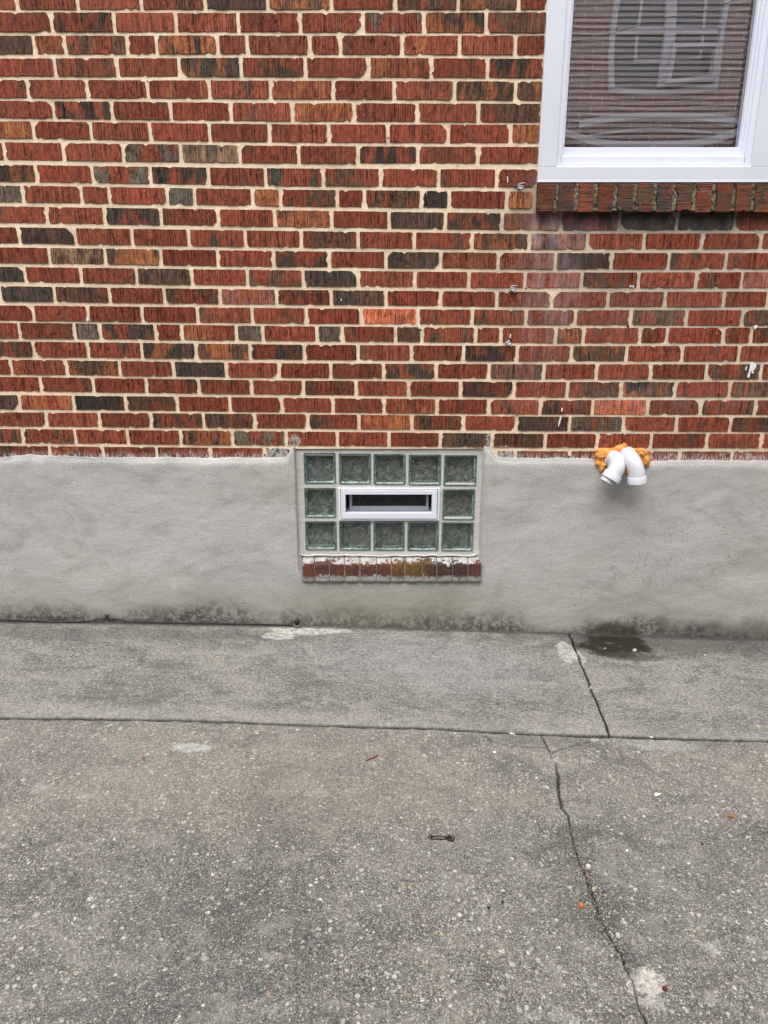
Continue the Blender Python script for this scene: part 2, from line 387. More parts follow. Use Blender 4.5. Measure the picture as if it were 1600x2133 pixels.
    worn = m.noise(m.scale(p, 50, 60, 1), 1, 5, .8, .6)
    def st(qx, qy, ra, rb, c, a, amt=.5, soft=.35, nn=None):
        nonlocal col
        g = G(qx, qy); mk = m.blob(px, py, g[0], g[1], ra, rb, nn or nz, amt, soft)
        if c[0] > .3: mk = m.mul(mk, m.ramp(worn, .33, .52))
        col = m.mix(m.mul(mk, a), col, c)
    jag = m.noise(p, 34, 4, .7)
    st(400, 1558, .06, .022, (0.587, 0.603, 0.579), .7, .5, .2, jag)
    st(1380, 1552, .12, .03, (0.383, 0.375, 0.359), .7, .4, .3)
    st(560, 1640, .55, .20, (.34, .31, .26), .36, .35, .7)
    st(1100, 1543, .16, .03, (0.092, 0.090, 0.086), .35, .35, .5)
    st(1345, 2047, .040, .034, (0.586, 0.546, 0.506), .97, .55, .12, jag)
    st(1358, 2085, .030, .018, (0.507, 0.491, 0.458), .6, .6, .2, jag)
    st(1312, 2000, .014, .04, (0.077, 0.077, 0.075), .5, .5, .3)
    st(1250, 1900, .03, .09, (0.081, 0.079, 0.075), .45, .6, .4)
    for (a, b, r_) in ((1485, 1975, .018), (1420, 2005, .012), (1575, 1960, .012), (1480, 2080, .018), (1175, 2120, .02), (985, 2015, .010), (1110, 2110, .012), (905, 1990, .007), (1375, 1750, .012), (1220, 1585, .015), (1160, 1585, .02), (1010, 1790, .010), (560, 1990, .012), (80, 1640, .02), (570, 2110, .014), (180, 1660, .012)):
        st(a, b, r_, r_ * .7, (0.541, 0.533, 0.525), .42, 1.3, .6, jag)
    ck = attr(m, 'crack').outputs['Fac']; col = m.mix(m.mul(ck, .93), col, (0.023, 0.021, 0.017))
    rb = attr(m, 'rubble').outputs['Fac']
    rn = m.noise(p, 230, 3, .8); col = m.mix(m.mul(rb, .8), col, m.mix(m.ramp(rn, .47, .62), (0.041, 0.037, 0.032), (0.627, 0.595, 0.546)))
    gr1 = m.noise(p, 210, 2, .8); col = m.mix(m.ramp(gr1, .36, .64), m.mix(1, col, (.72, .72, .72), 'MULTIPLY'), m.mix(1, col, (1.28, 1.27, 1.24), 'MULTIPLY'))
    gr2 = m.noise(p, 75, 3, .8); col = m.mix(m.ramp(gr2, .36, .64), m.mix(1, col, (.84, .84, .84), 'MULTIPLY'), m.mix(1, col, (1.14, 1.13, 1.11), 'MULTIPLY'))
    col = m.mix(1, col, (.90, .918, .905), 'MULTIPLY')
    nb = m.bump(hgt, .7, .0022); nb = m.bump(n2, .3, .004, nb)
    return m.fin(col, .88, nb, .25)
def n_sep(self, c):
    nd = self.n('SeparateColor'); self.put(nd.inputs[0], c); return nd.outputs[:3]
M.n_sep = n_sep
APRON = apron_material(); DRIVE = driveway_material()
DIRT = plain('packed_dirt', (.028, .024, .017), .95, .1, .4, 90, .5)
VINYL = plain('white_vinyl', (.70, .735, .82), .35, .4, .02, 3)
VINYL_GREY = plain('grey_vinyl_screen_frame', (.42, .45, .52), .5, .3, .03, 6)
CLAD = plain('painted_aluminium', (.62, .655, .72), .45, .4, .03, 4)
PVC = plain('white_pvc', (.62, .64, .685), .28, .5, .02, 20)
CAULK = plain('cream_caulk', (.56, .56, .52), .6, .3, .10, 14, .15)
BLACK = plain('black_rubber', (.018, .018, .02), .45, .4, .2, 60)
METAL = plain('zinc_plated_steel', (.42, .46, .52), .35, .6, .2, 200)
DARKROOM = plain('dark_interior', (.03, .028, .026), .9, .1, .2, 3)
SCREEN = plain('insect_screen', (.045, .042, .04), .75, .3, .25, 40)
WHITEP = plain('white_paint', (.72, .73, .76), .5, .3, .05, 60)

# ------------------------------------------------------------------ ground, apron, driveway
def grid_obj(name, X, Y, Z, mats, attrs=None, kind='structure', label=None, cat=None):
    nv, nu = X.shape
    V = np.stack([X.ravel(), Y.ravel(), Z.ravel()], 1)
    o = link(name, np_mesh(name, V, grid_quads(nu, nv), None, True, attrs), mats); tag(o, label, cat, None, kind); return o
xs = np.concatenate([np.linspace(-60, -8, 6), np.linspace(-6, 6, 60), np.linspace(8, 60, 6)])
ys = np.concatenate([np.linspace(-60, -8, 6), np.linspace(-6.5, 8, 30), np.linspace(10, 60, 5)])
X, Y = np.meshgrid(xs, ys); grid_obj('ground', X, Y, gz(X, Y) - .03, [DIRT], label='dark earth showing only in the joints of the concrete')

CRK = [(1125, 1527), (1138, 1550), (1145, 1566), (1158, 1592), (1163, 1620), (1164, 1650), (1171, 1683), (1183, 1697), (1188, 1725), (1196, 1757), (1206, 1790), (1222, 1822), (1230, 1850), (1243, 1880), (1256, 1922), (1272, 1950), (1292, 1985), (1303, 2010), (1316, 2040), (1324, 2070), (1334, 2100), (1350, 2140), (1385, 2220), (1420, 2400)]
crk = np.array([G(*q) for q in CRK])
def seg_dist(X, Y, pts):
    d = np.full(X.shape, 9.0)
    for a, b in zip(pts[:-1], pts[1:]):
        vx, vy = b[0] - a[0], b[1] - a[1]; L = vx * vx + vy * vy + 1e-12
        t = np.clip(((X - a[0]) * vx + (Y - a[1]) * vy) / L, 0, 1)
        d = np.minimum(d, np.hypot(X - a[0] - t * vx, Y - a[1] - t * vy))
    return d
# columns run along the crack so that it can be cut sharply
x0c = float(crk[8, 0])
off = np.sort(np.concatenate([np.arange(-.04, .0401, .0013), np.arange(-2.9, -.042, .0065), np.arange(.046, 1.5, .0065), np.linspace(-16, -2.95, 40), np.linspace(1.55, 14, 40)]))
rr = np.concatenate([[0, .0015, .004], np.arange(.007, 1.35, .0034), np.arange(1.36, 1.9, .012), np.linspace(1.95, 4.9, 40)])
OFF, RR = np.meshgrid(off, rr)
Y = edge_y(x0c + OFF) - .008 - RR
o_ = np.argsort(crk[:, 1]); cx = np.interp(Y, crk[o_, 1], crk[o_, 0])
X = x0c + OFF + (cx - x0c) * np.exp(-(OFF / .45) ** 2)
Y = edge_y(X) - .008 - RR - (fbm(X * 25, X * 0, 3) - .47) * .012 * (RR < 1.3)
wob = (fbm(X * 60, Y * 60, 3) - .47) * .010
d = seg_dist(X + wob, Y + wob * .6, crk)
wid = .0012 + .0042 * vnoise(Y * 16, X * 0 + 2) ** 2
wide = np.exp(-((Y - G(1245, 1885)[1]) / .14) ** 2)
wid = wid + .003 * wide
br1 = np.array([G(*q) for q in ((995, 1522), (1012, 1534), (1030, 1546), (1062, 1553), (1100, 1556), (1138, 1557))])
br2 = np.array([G(*q) for q in ((1150, 1568), (1172, 1558), (1200, 1552), (1222, 1546), (1238, 1543))])
d2 = np.minimum(seg_dist(X + wob, Y + wob * 1.5, br1), seg_dist(X + wob, Y + wob * 1.5, br2))
ck = np.maximum(np.clip(1.2 - d / wid, 0, 1), np.clip(1.3 - d2 / .0030, 0, 1) * .9)
edge0 = np.clip(1 - RR / .004, 0, 1)
rub = np.clip(1.8 - 1.8 * d / (.006 + .034 * wide * (.5 + vnoise(Y * 30, X * 30, 4)) + .004 * vnoise(Y * 20, X * 0)), 0, 1) * (vnoise(X * 160, Y * 160, 5) > .33) * np.clip(wide * 1.5 + .3, 0, 1)
Z = gz(X, Y) + (fbm(X * 3, Y * 3, 1) - .47) * .006 - .010 * ck - .014 * edge0 - .003 * rub * vnoise(X * 300, Y * 300, 7) - .0008 * np.clip(1.3 - d / .009, 0, 1) - .0006 * np.clip(1.3 - d2 / .006, 0, 1)
Z += (vnoise(X * 110, Y * 110, 2) - .5) * .0016
V = np.stack([X.ravel(), Y.ravel(), Z.ravel()], 1)
grid_obj('driveway', X, Y, Z, [DRIVE], {'crack': np.maximum(ck, edge0 * .9).ravel(), 'rubble': rub.ravel()}, label='worn exposed aggregate concrete driveway with a long crack')

# two apron slabs meeting at a slanted joint
J0, J1 = G(1187, 1322), G(1270, 1531)
def joint_x(y): return J0[0] + (J1[0] - J0[0]) * (y - J0[1]) / (J1[1] - J0[1])
def slab(sgn):
    n = 420
    s = np.concatenate([[0, .0016, .004], np.linspace(.008, 3.6 if sgn < 0 else 2.2, n), [7, 13]])
    t = np.concatenate([[0, .0018, .0045], np.linspace(.009, .991, 150) * 1.0, [1.02]])
    S, T = np.meshgrid(s, t)
    yw = .03; X = np.full(S.shape, 0.0) + sgn * (S + .0019) + .9
    for _ in range(6):
        ye = edge_y(X) + .0018; Y = np.where(T < .0091, ye + T, ye + (yw - ye) * T)
        jx = joint_x(Y) + (fbm(Y * 30, Y * 0, 4) - .47) * .012; X = jx + sgn * (S + .0019)
    ye = edge_y(X) + .0018 + (fbm(X * 40, X * 0, 6) - .47) * .003; Y = np.where(T < .0091, ye + T, ye + (yw - ye) * T)
    e = np.clip(1 - S / .004, 0, 1) ** 1.5 + np.clip(1 - np.where(T < .0091, T, .02) / .0045, 0, 1) ** 1.5
    Z = gz(X, Y) + .001 + (fbm(X * 2.5, Y * 2.5, 8) - .47) * .005 - .016 * np.clip(e, 0, 1) + (vnoise(X * 120, Y * 120) - .5) * .0007
    if sgn > 0: X, Y, Z = X[:, ::-1] * 1, Y[:, ::-1], Z[:, ::-1]
    nv, nu = X.shape
    q = grid_quads(nu, nv)
    if sgn < 0: q = q[:, ::-1]
    V = np.stack([X.ravel(), Y.ravel(), Z.ravel()], 1)
    wr = .35 + .65 * fbm(X * 50, Y * 50, 4)
    ea = np.clip(1.0 - S / .0036, 0, 1) * .8 + np.clip(1.1 - np.where(T < .0091, T, .02) / .0045, 0, 1)
    ea = (ea[:, ::-1] if sgn > 0 else ea) * wr * 1.5
    o = link('concrete_path', np_mesh('concrete_path', V, q[:, ::-1], None, True, {'edge': np.clip(ea, 0, 1).ravel()}), [APRON])
    tag(o, 'smooth grey concrete path slab left of the slanted joint' if sgn < 0 else 'stained concrete path slab right of the slanted joint', None, None, 'structure')
slab(-1); slab(1)

# ------------------------------------------------------------------ the house
HX = 0.0
house = empty('brick_house', (0, 0, 0))
tag(house, 'red brick house wall on a grey rendered foundation with two windows', 'house')

COL = dict(R=(.170, .042, .021), O=(.225, .076, .030), B=(.085, .046, .030), D=(.046, .034, .027), G=(.098, .077, .058), T=(.24, .145, .085), P=(.19, .072, .056), L=(.40, .115, .055), K=(.034, .026, .021))
BV = []; BQ = []; BA = []; BB = []; BU = []; BG = []; nbase = [0]
def brick(P00, P10, P01, P11, nrm, code, scored='s', nu=92, nv=13, chip=1.0, proud=0.0, sq=1.0, pscale=1.0):
    """grid brick; s runs across the scoring, t along it. Pij = corner at s=i, t=j"""
    P00, P10, P01, P11, nrm = map(lambda q: np.asarray(q, float), (P00, P10, P01, P11, nrm))
    Ls = np.linalg.norm(P10 - P00); Lt = np.linalg.norm(P01 - P00)
    nu = max(10, int(nu * Ls / .19)); nu = min(nu, 100)
    es, et = .0010 / Ls, .0010 / Lt
    s = np.concatenate([[0, es], np.linspace(2.5 * es, 1 - 2.5 * es, nu - 4), [1 - es, 1]]); nu = len(s)
    t = np.concatenate([[0, et], np.linspace(2.6 * et, 1 - 2.6 * et, nv - 4), [1 - et, 1]]); nv = len(t)
    S, T = np.meshgrid(s, t); k = random.random() * 90
    # irregular outline
    def ins(a, L, kk):
        b = (fbm(a * L * 70 + kk, a * 0 + kk, 1, 3) - .45) * .0030 * chip
        for _ in range(random.choice((0, 0, 1, 1, 2)) if chip > .4 else 0):
            c = random.random(); wd = random.uniform(.003, .010) / L; b = b + random.uniform(.001, .0065) * np.exp(-((a - c) / wd) ** 2)
        return b
    i0, i1 = ins(T, Lt, k), ins(T, Lt, k + 5); j0, j1 = ins(S, Ls, k + 11), ins(S, Ls, k + 23)
    for cs, ct in ((0, 0), (1, 0), (0, 1), (1, 1)):
        r = random.choice((.0015, .002, .003, .003, .005)) * (chip if chip > .4 else .4); r = r if random.random() < .965 else r + random.uniform(.005, .012)
        ds = np.abs(S - cs) * Ls; dt = np.abs(T - ct) * Lt
        pull = np.clip(1 - (ds + dt) / (r * 1.6), 0, 1) * r * .75
        if cs == 0: i0 = i0 + pull
        else: i1 = i1 + pull
        if ct == 0: j0 = j0 + pull
        else: j1 = j1 + pull
    S2 = S + (i0 * (1 - S) - i1 * S) / Ls; T2 = T + (j0 * (1 - T) - j1 * T) / Lt
    # scoring
    sx = S2 * Ls; tx = T2 * Lt
    lean = random.uniform(-.02, .02)
    wv = sx + tx * lean + (vnoise(sx * 18 + k, tx * 30 + k) - .5) * .0014
    pit = random.uniform(.0052, .0080) * pscale
    ph = wv / pit + (vnoise(wv * 60 + k, wv * 0 + k) - .5) * 1.7
    g = np.abs(np.sin(math.pi * ph)); gv = np.clip((.40 - g) / .34, 0, 1)
    am = np.clip(vnoise(np.floor(ph) * 3.7 + k, tx * 25 + k) * 1.9 - .45, 0, 1.2) * random.choice((.45, .7, .9, 1.0, 1.15))
    gv = gv * am; h = -gv * .0017 + (vnoise(ph * .7 + k, ph * 0) - .5) * .0009
    # worm-like drag marks of the cutting wire
    worm = np.zeros_like(S)
    for _ in range(int(sq * random.choice((2, 3, 5, 6)) * Ls / .19)):
        c0 = np.array([random.random() * Ls, random.random() * Lt]); th = random.random() * 6.28; ra = random.uniform(.006, .018); a1 = random.uniform(1, 3)
        ang = np.arctan2(tx - c0[1], sx - c0[0]); dr = np.abs(np.hypot(tx - c0[1], sx - c0[0]) - ra)
        ok = np.mod(ang - th, 6.283) < a1; worm = np.maximum(worm, np.clip(1 - dr / .0022, 0, 1) * ok); gv = np.maximum(gv * (1 - .6 * (worm > .3)), np.clip(1 - np.abs(dr - .003) / .0016, 0, 1) * ok * .8)
    h = h + worm * .0016 - gv * .0003 * (worm < .1) + (fbm(sx * 50 + k, tx * 50, 2, 3) - .47) * .0014
    h = h + proud
    b = np.zeros_like(S); b[:, 0] = b[:, -1] = 1; b[0, :] = b[-1, :] = 1
    h = np.where(b > 0, -.016, h)
    P = (P00[None, None] * ((1 - S2) * (1 - T2))[..., None] + P10 * (S2 * (1 - T2))[..., None] + P01 * ((1 - S2) * T2)[..., None] + P11 * (S2 * T2)[..., None]) + nrm * h[..., None]
    n = nu * nv
    q = grid_quads(nu, nv, nbase[0])
    if np.dot(np.cross(P10 - P00, P01 - P00), nrm) < 0: q = q[:, ::-1]
    BV.append(P.reshape(-1, 3)); BQ.append(q); nbase[0] += n
    a = code[0]; bcol = code[1] if len(code) > 1 else ('B' if a == 'R' else a)
    cov = random.uniform(.38, .55) if len(code) > 1 else (random.uniform(-.05, .14) if a == 'R' else .2)
    j = random.uniform(.76, 1.20); jj = random.uniform(.90, 1.14)
    ca = np.array([COL[a][0] * j, COL[a][1] * j * jj, COL[a][2] * j * jj]); cb = np.array(COL[bcol]) * (j if a != bcol else j * .8)
    BA.append(np.tile([*ca, 1], (n, 1))); BB.append(np.tile([*cb, cov], (n, 1)))
    BU.append(np.stack([sx.ravel(), tx.ravel(), np.full(n, k)], 1) if True else 0); BG.append(np.clip(gv, 0, 1).ravel())

# rows of the photograph: tops and bottoms at x = 0, 600, 1100, 1600; joints; brick kinds
ROWS = [
 ((-26, -22, -22), (19, 19, 19), [-95, 33, 160, 293, 426, 557, 690, 824, 955, 1081, 1139], 'R R R R DB BO R RB BO R'),
 ((25.5, 27, 25.5), (65.6, 66, 68), [-20, 107, 237, 366, 496, 625, 756, 883, 1013, 1137], 'R DR R R R R GR DO RB'),
 ((74, 74, 74), (112, 112, 113.6), [-60, 70, 135, 264, 325.5, 453, 514.5, 645, 709, 837.5, 957.5, 1074, 1136], 'B O RB R DO R R R R RO R R'),
 ((122, 120, 122), (158, 159.5, 162), [-14, 114, 244, 373, 502, 636, 768, 899, 1016, 1133], 'R R R DO DR R RO R RK'),
 ((166, 168, 169.5), (202.5, 205.5, 208.5), [-68, 57, 181, 307.5, 436, 563, 694, 821, 947, 1074, 1128], 'R R R OR R RO R R DO OB'),
 ((210, 214.5, 216), (244.5, 252, 254), [-14, 110.6, 232.5, 355, 481, 609, 738, 869, 997, 1126], 'R KR R R R RO R R RB'),
 ((252, 259, 259.5), (287, 296, 297), [-55, 69, 189, 312, 436, 561, 685, 808, 934, 1064, 1122], 'OR R R R R R R R R O'),
 ((296, 304, 306), (332, 340, 340), [-114, 8, 131, 256, 376, 499, 622, 746, 870.5, 996, 1120], 'R R R GR TG R R KR R R'),
 ((343, 351, 353), (377, 387, 389), [-44, 75, 192, 313, 434, 553, 673, 793, 914, 1035, 1119], 'OK R GR KR R DR RB R R R'),
 ((386, 395, 399), (420, 429.5, 434), [-12, 47, 169, 227, 348, 405, 526, 584, 702.5, 759, 878, 936, 1056, 1114], 'G R R R G R O RB R RB K R O'),
 ((429.5, 438, 445, 442), (463, 472, 479, 478), [-22, 97, 217.5, 335, 454, 572, 691, 810.5, 928, 1046, 1169, 1291, 1411, 1532, 1650], 'R R DR R R BO R DB DR OP DP DG DG R'),
 ((473, 481, 487, 486), (506, 515, 519, 517.5), [-79, 39, 156, 275, 393, 511, 627.5, 745.6, 863, 984, 1103, 1224, 1342, 1463, 1586, 1705], 'R DB R R DR R BR R BR OB PD R R R R'),
 ((515, 523, 527, 527), (547, 555.5, 560, 559), [-16, 102, 219, 335, 453, 570, 686, 804, 918, 1038, 1157.5, 1274.5, 1394, 1513, 1632], 'R BT OD R R DR R DB RO RP D R DR R'),
 ((555.5, 563, 568, 567), (586, 596, 599, 599), [-64, 51, 168, 284, 399, 515, 631, 746, 864, 977, 1094, 1212, 1331, 1451, 1546, 1664], 'D R R DB R BR D R R R PR RB R R RP'),
 ((596, 604, 608, 607.5), (627.5, 634, 639, 638), [0, 113, 228, 342, 458, 576, 690, 804, 918, 1035, 1150, 1267, 1386, 1508, 1600, 1716], 'D RB R RB OP DR DB R R RP R R R R R'),
 ((636, 642, 646, 646), (667.5, 673, 676, 678), [-44, 69, 183, 296, 411, 525, 638, 752, 870.5, 984, 1096, 1199, 1315, 1430.5, 1547, 1662], 'R R R R R R R L BR RB PR R BR R BR'),
 ((672, 679.5, 683.6, 682.5), (704, 710, 714, 714), [-72, 40, 155, 209, 324, 379, 492, 547.5, 660, 713, 824, 879, 991, 1044, 1158, 1215.6, 1334, 1390, 1508, 1566, 1680], 'R R G RD R RO G R G R RB RB R R BO R R R R R'),
 ((711, 718, 721, 721), (742.5, 749, 752, 752), [-43, 69, 183, 295, 408, 520.5, 634, 746, 857, 966, 1077.5, 1190.5, 1306, 1422, 1540, 1655], 'RB R R DO BO DR R R R RK R BO R R R'),
 ((749, 757, 759, 759), (779, 787, 789, 790), [-88, 23, 138, 249, 361, 471, 581, 689, 799, 909, 1019, 1133, 1243, 1355.5, 1472, 1586, 1700], 'R R BO R D R R R DR R BP R R R RB R'),
 ((785, 793, 796, 796), (814, 822, 827, 826), [-26, 84, 194, 304.5, 414, 524, 632, 742, 851, 959, 1071, 1182, 1294, 1407, 1520.5, 1634], 'R R R BR R R BR R R DR R RB OK R RB'),
 ((823, 829, 833.6, 834), (852, 858, 863, 864), [-68, 40, 153, 261, 369, 479, 587, 694, 800, 910, 1017.5, 1125.6, 1235, 1349.5, 1460.5, 1574, 1687], 'DB RO RK RB R R R R RO R R DR L R RB R'),
 ((859, 863, 868, 870), (887.6, 892, 897, 899), [-13, 96, 207, 314, 424, 531, 641, 747.5, 858, 966, 1076, 1187, 1299, 1409.5, 1522, 1634], 'R R R DR RB R DR RO RB R BD RG R R RB'),
 ((893.6, 899, 904, 904), (922, 928, 932, 933), [-62, 47, 156, 265.5, 376, 484, 596, 702.5, 810.5, 917, 1025, 1136, 1244.5, 1357, 1473, 1586, 1698], 'RD BR R R DO RG R R R DB RB R R R R R'),
 ((929, 934.5, 940, 941), (956, 962, 968, 970), [-5, 104, 215, 326, 438, 551, 607], 'BR R R R R RG'),
 ((929, 934.5, 940, 941), (956, 962, 968, 970), [1033, 1073, 1186, 1297, 1415, 1524, 1638], 'R R R R R R'),
]
def lerp_row(a, x):
    a = list(a) + ([a[-1]] if len(a) == 3 else [])
    return float(np.interp(x, [0, 600, 1100, 1600], a))
NRM = (0, -1, 0)
WL = W(1128, 200)[0]                            # left edge of the upper window's trim
WL = .5405; WR = 1.412
rowz = []
def rc(): return random.choice('R R R R R R R R R RB RB RB DR BR DB RO BO D G OB'.split())
for ri, (top, bot, J, codes) in enumerate(ROWS):
    codes = codes.split(); assert len(codes) == len(J) - 1, (ri, len(codes), len(J))
    hw = np.interp(ri, [0, 23], [3.5, 3.2])
    upper = ri < 10; J = list(J)
    n0 = len(J)
    # carry the course on past the picture
    if ri != 24:
        p_ = J[3] - J[1] if J[3] - J[1] < 140 and J[2] - J[1] > 80 else (J[2] - J[1] if J[2] - J[1] > 80 else 115)
        p_ = (116 + (23 - ri) * .7)
        while J[0] > -430: J.insert(0, J[0] - p_); codes.insert(0, rc())
    if not upper and ri != 23:
        while J[-1] < 2080: J.append(J[-1] + 117); codes.append(rc())
    zm = 0
    for i, c in enumerate(codes):
        a, b = J[i], J[i + 1]; xm = (a + b) / 2
        yt, yb = lerp_row(top, xm), lerp_row(bot, xm); ym = (yt + yb) / 2
        last = (upper and i == len(codes) - 1)
        inner_edge = (ri == 23 and i == len(codes) - 1) or (ri == 24 and i == 0)
        A = W(a + hw, ym)[0]; B = W(b - (0.0 if last else hw), ym)[0]
        if last: B = WL - .001
        if ri == 9 and last: B = WL - .012
        dz = lambda y, x: W(x, y)[2]
        zt0, zt1 = dz(lerp_row(top, a), a), dz(lerp_row(top, b), b); zb0, zb1 = dz(lerp_row(bot, a), a) - .0006, dz(lerp_row(bot, b), b) - .0006; zt0 += .0010; zt1 += .0010
        inv = -20 < b and a < 1620
        brick((A, 0, zb0), (B, 0, zb1), (A, 0, zt0), (B, 0, zt1), NRM, c, nu=92 if inv else 30, nv=13 if inv else 6, proud=random.uniform(-.0008, .0012))
    rowz.append((dz(lerp_row(bot, 800), 800), dz(lerp_row(top, 800), 800)))
# courses above the frame of the picture and right of the upper window
ph = rowz[0][0]; pitch = .0677
for k in range(-10, 14):
    z0 = ph + k * pitch
    if k < 1:
        z0 = rowz[-k][0] if -k < 10 else 0
        if -k >= 10: continue
    x = -2.25 + (.1 if k % 2 else 0)
    while x < 2.45:
        A, B = x + .008, x + .213 - .008; x += .213
        if k < 1 and A < WR: continue
        if B > WL - .01 and A < WR:
            if z0 < 2.86:
                if A < WL - .05: B = WL
                elif B > WR + .05: A = WR
                else: continue
        brick((A, 0, z0), (B, 0, z0), (A, 0, z0 + .054), (B, 0, z0 + .054), NRM, rc(), nu=26, nv=5, sq=0)
# mortar bed
WTOP = 2.86
cz = W(800, 380)[2]
gx = np.arange(-2.3, 2.5, .012); gzv = np.arange(.55, ph + 14 * pitch, .012)
X, Z = np.meshgrid(gx, gzv); Yn = .0034 + (fbm(X * 25, Z * 25, 5) - .47) * .0036 + (fbm(X * 70, Z * 70, 6) - .47) * .002
base = nbase[0]; Vm = np.stack([X.ravel(), Yn.ravel(), Z.ravel()], 1); q = grid_quads(len(gx), len(gzv), base)
cxm = Vm[q - base].mean(1)
BWL, BWR, BWT, BWB = W(613, 935)[0], W(1008, 935)[0], W(800, 931)[2], W(800, 1156)[2]
hole = ((cxm[:, 0] > WL + .02) & (cxm[:, 0] < WR - .02) & (cxm[:, 2] > cz - .03) & (cxm[:, 2] < WTOP - .02)) | ((cxm[:, 0] > BWL) & (cxm[:, 0] < BWR) & (cxm[:, 2] < BWT - .004))
q = q[~hole]
nb = sum(len(x) for x in BQ)
V = np.concatenate(BV + [Vm]); Q = np.concatenate(BQ + [q]); mi = np.concatenate([np.zeros(nb, int), np.ones(len(q), int)])
z4 = np.zeros((len(Vm), 4)); z3 = np.zeros((len(Vm), 3))
me = np_mesh('brickwork', V, Q, mi, False, {'colA': np.concatenate(BA + [z4]), 'colB': np.concatenate(BB + [z4]), 'uvw': np.concatenate(BU + [z3]), 'groove': np.concatenate(BG + [np.zeros(len(Vm))])})
link('brick_wall', me, [BRICK, MORTAR], house)

def plain_brick(name, scale=1.0, c1=(.22, .048, .032), c2=(.12, .05, .036), mo=(.55, .45, .33)):
    m = M(name); p = m.pos(); x, y, z = m.xyz(p)
    bt = m.n('TexBrick'); m.put(bt.inputs['Vector'], m.comb(x, z, 0)); bt.inputs['Scale'].default_value = 1
    bt.inputs['Brick Width'].default_value = .213; bt.inputs['Row Height'].default_value = .0677; bt.inputs['Mortar Size'].default_value = .008
    bt.inputs['Color1'].default_value = (*c1, 1); bt.inputs['Color2'].default_value = (*c2, 1); bt.inputs['Mortar'].default_value = (*mo, 1)
    n = m.noise(p, 60, 3); c = m.mix(m.ramp(n, .3, .7, 0, .35), bt.outputs[0], (.1, .05, .035))
    return m.fin(c, .85, m.bump(bt.outputs['Fac'], -.6, .006), .2)
FARBRICK = plain_brick('distant_brick')
b = MB(); zt = gzv[-1] - .01
b.box(-7, 7, .0, .25, zt, 4.9); b.box(-7, -2.29, 0, .25, -.4, zt); b.box(2.48, 7, 0, .25, -.4, zt)
b.build('upper_wall', FARBRICK, house)

# --- rendered foundation
TOPX = [-700, 0, 60, 200, 330, 440, 550, 594, 600, 603, 612, 613, 1008, 1009, 1022, 1027, 1034, 1045, 1075, 1180, 1240, 1262, 1340, 1360, 1420, 1600, 2500]
TOPY = [956, 957, 951, 957, 956, 958, 957, 957, 952, 936, 934, 934, 934, 934, 935, 946, 955, 957, 958, 958, 961, 975, 975, 964, 962, 963, 963]
tp = np.array([W(a, b_, -.012) for a, b_ in zip(TOPX, TOPY)])
SX = np.unique(np.concatenate([np.arange(-7, -2.3, .4), np.arange(-2.3, 2.5, .011), np.arange(2.5, 7.1, .4), [BWL, BWL - .004, BWR, BWR + .004]]))
SX = np.sort(SX); nr = 86
ztop = np.interp(SX, tp[:, 0], tp[:, 2]) + (fbm(SX * 22, SX * 0, 9) - .47) * .006 + (fbm(SX * 90, SX * 0, 9) - .47) * .005
tt = np.concatenate([np.linspace(0, 1, nr) ** 1.0])
X = np.tile(SX, (nr + 3, 1)); Zg = np.zeros_like(X); Yg = np.zeros_like(X)
for j in range(nr): Zg[j] = -.13 + (ztop + .13) * tt[j]
Yg[:nr] = -.012 + (fbm(X[:nr] * 5, Zg[:nr] * 7, 12) - .47) * .011 + (fbm(X[:nr] * 24, Zg[:nr] * 40, 14, 3) - .44) * .0022
lip = np.clip((Zg[:nr] - (ztop - .03)) / .03, 0, 1); Yg[:nr] += lip ** 3 * .008
Zg[nr] = ztop + .004; Yg[nr] = -.004; Zg[nr + 1] = ztop + .007; Yg[nr + 1] = .004; Zg[nr + 2] = ztop + .007; Yg[nr + 2] = .03
V = np.stack([X.ravel(), Yg.ravel(), Zg.ravel()], 1); q = grid_quads(len(SX), nr + 3)
cm = V[q].mean(1); SILLB = W(800, 1214, -.02)[2]
BWLs, BWRs = W(613, 1000, -.012)[0], W(1006, 1000, -.012)[0]
hole = (cm[:, 0] > BWL) & (cm[:, 0] < BWR) & (cm[:, 2] > W(800, 1185)[2])
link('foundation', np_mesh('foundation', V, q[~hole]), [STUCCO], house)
# reveal of the basement window (render returned into the opening)
b = MB()
for sx, d_ in ((BWL, 1), (BWR, -1)):
    n = 24; vs = []
    for i in range(n + 1):
        z = BWB - .008 + (BWT - BWB + .008) * i / n
        for j, y in enumerate((-.013, -.006, .01, .03, .06)):
            vs.append((sx + d_ * (.0 + .0035 * j ** .6 + .002 * (random.random() - .5)) - d_ * .002, y, z))
    f = [(i * 5 + j, i * 5 + j + 1, (i + 1) * 5 + j + 1, (i + 1) * 5 + j) for i in range(n) for j in range(4)]
    b.add(vs, f)
    b.build('window_reveal', STUCCO, house, smooth=True); b = MB()
b = MB(); b.box(BWL - .05, BWR + .05, .012, .12, BWT - .001, BWT + .02); b.build('lintel', plain('rusted_lintel', (.07, .045, .035), .8, .2, .4, 40), house)

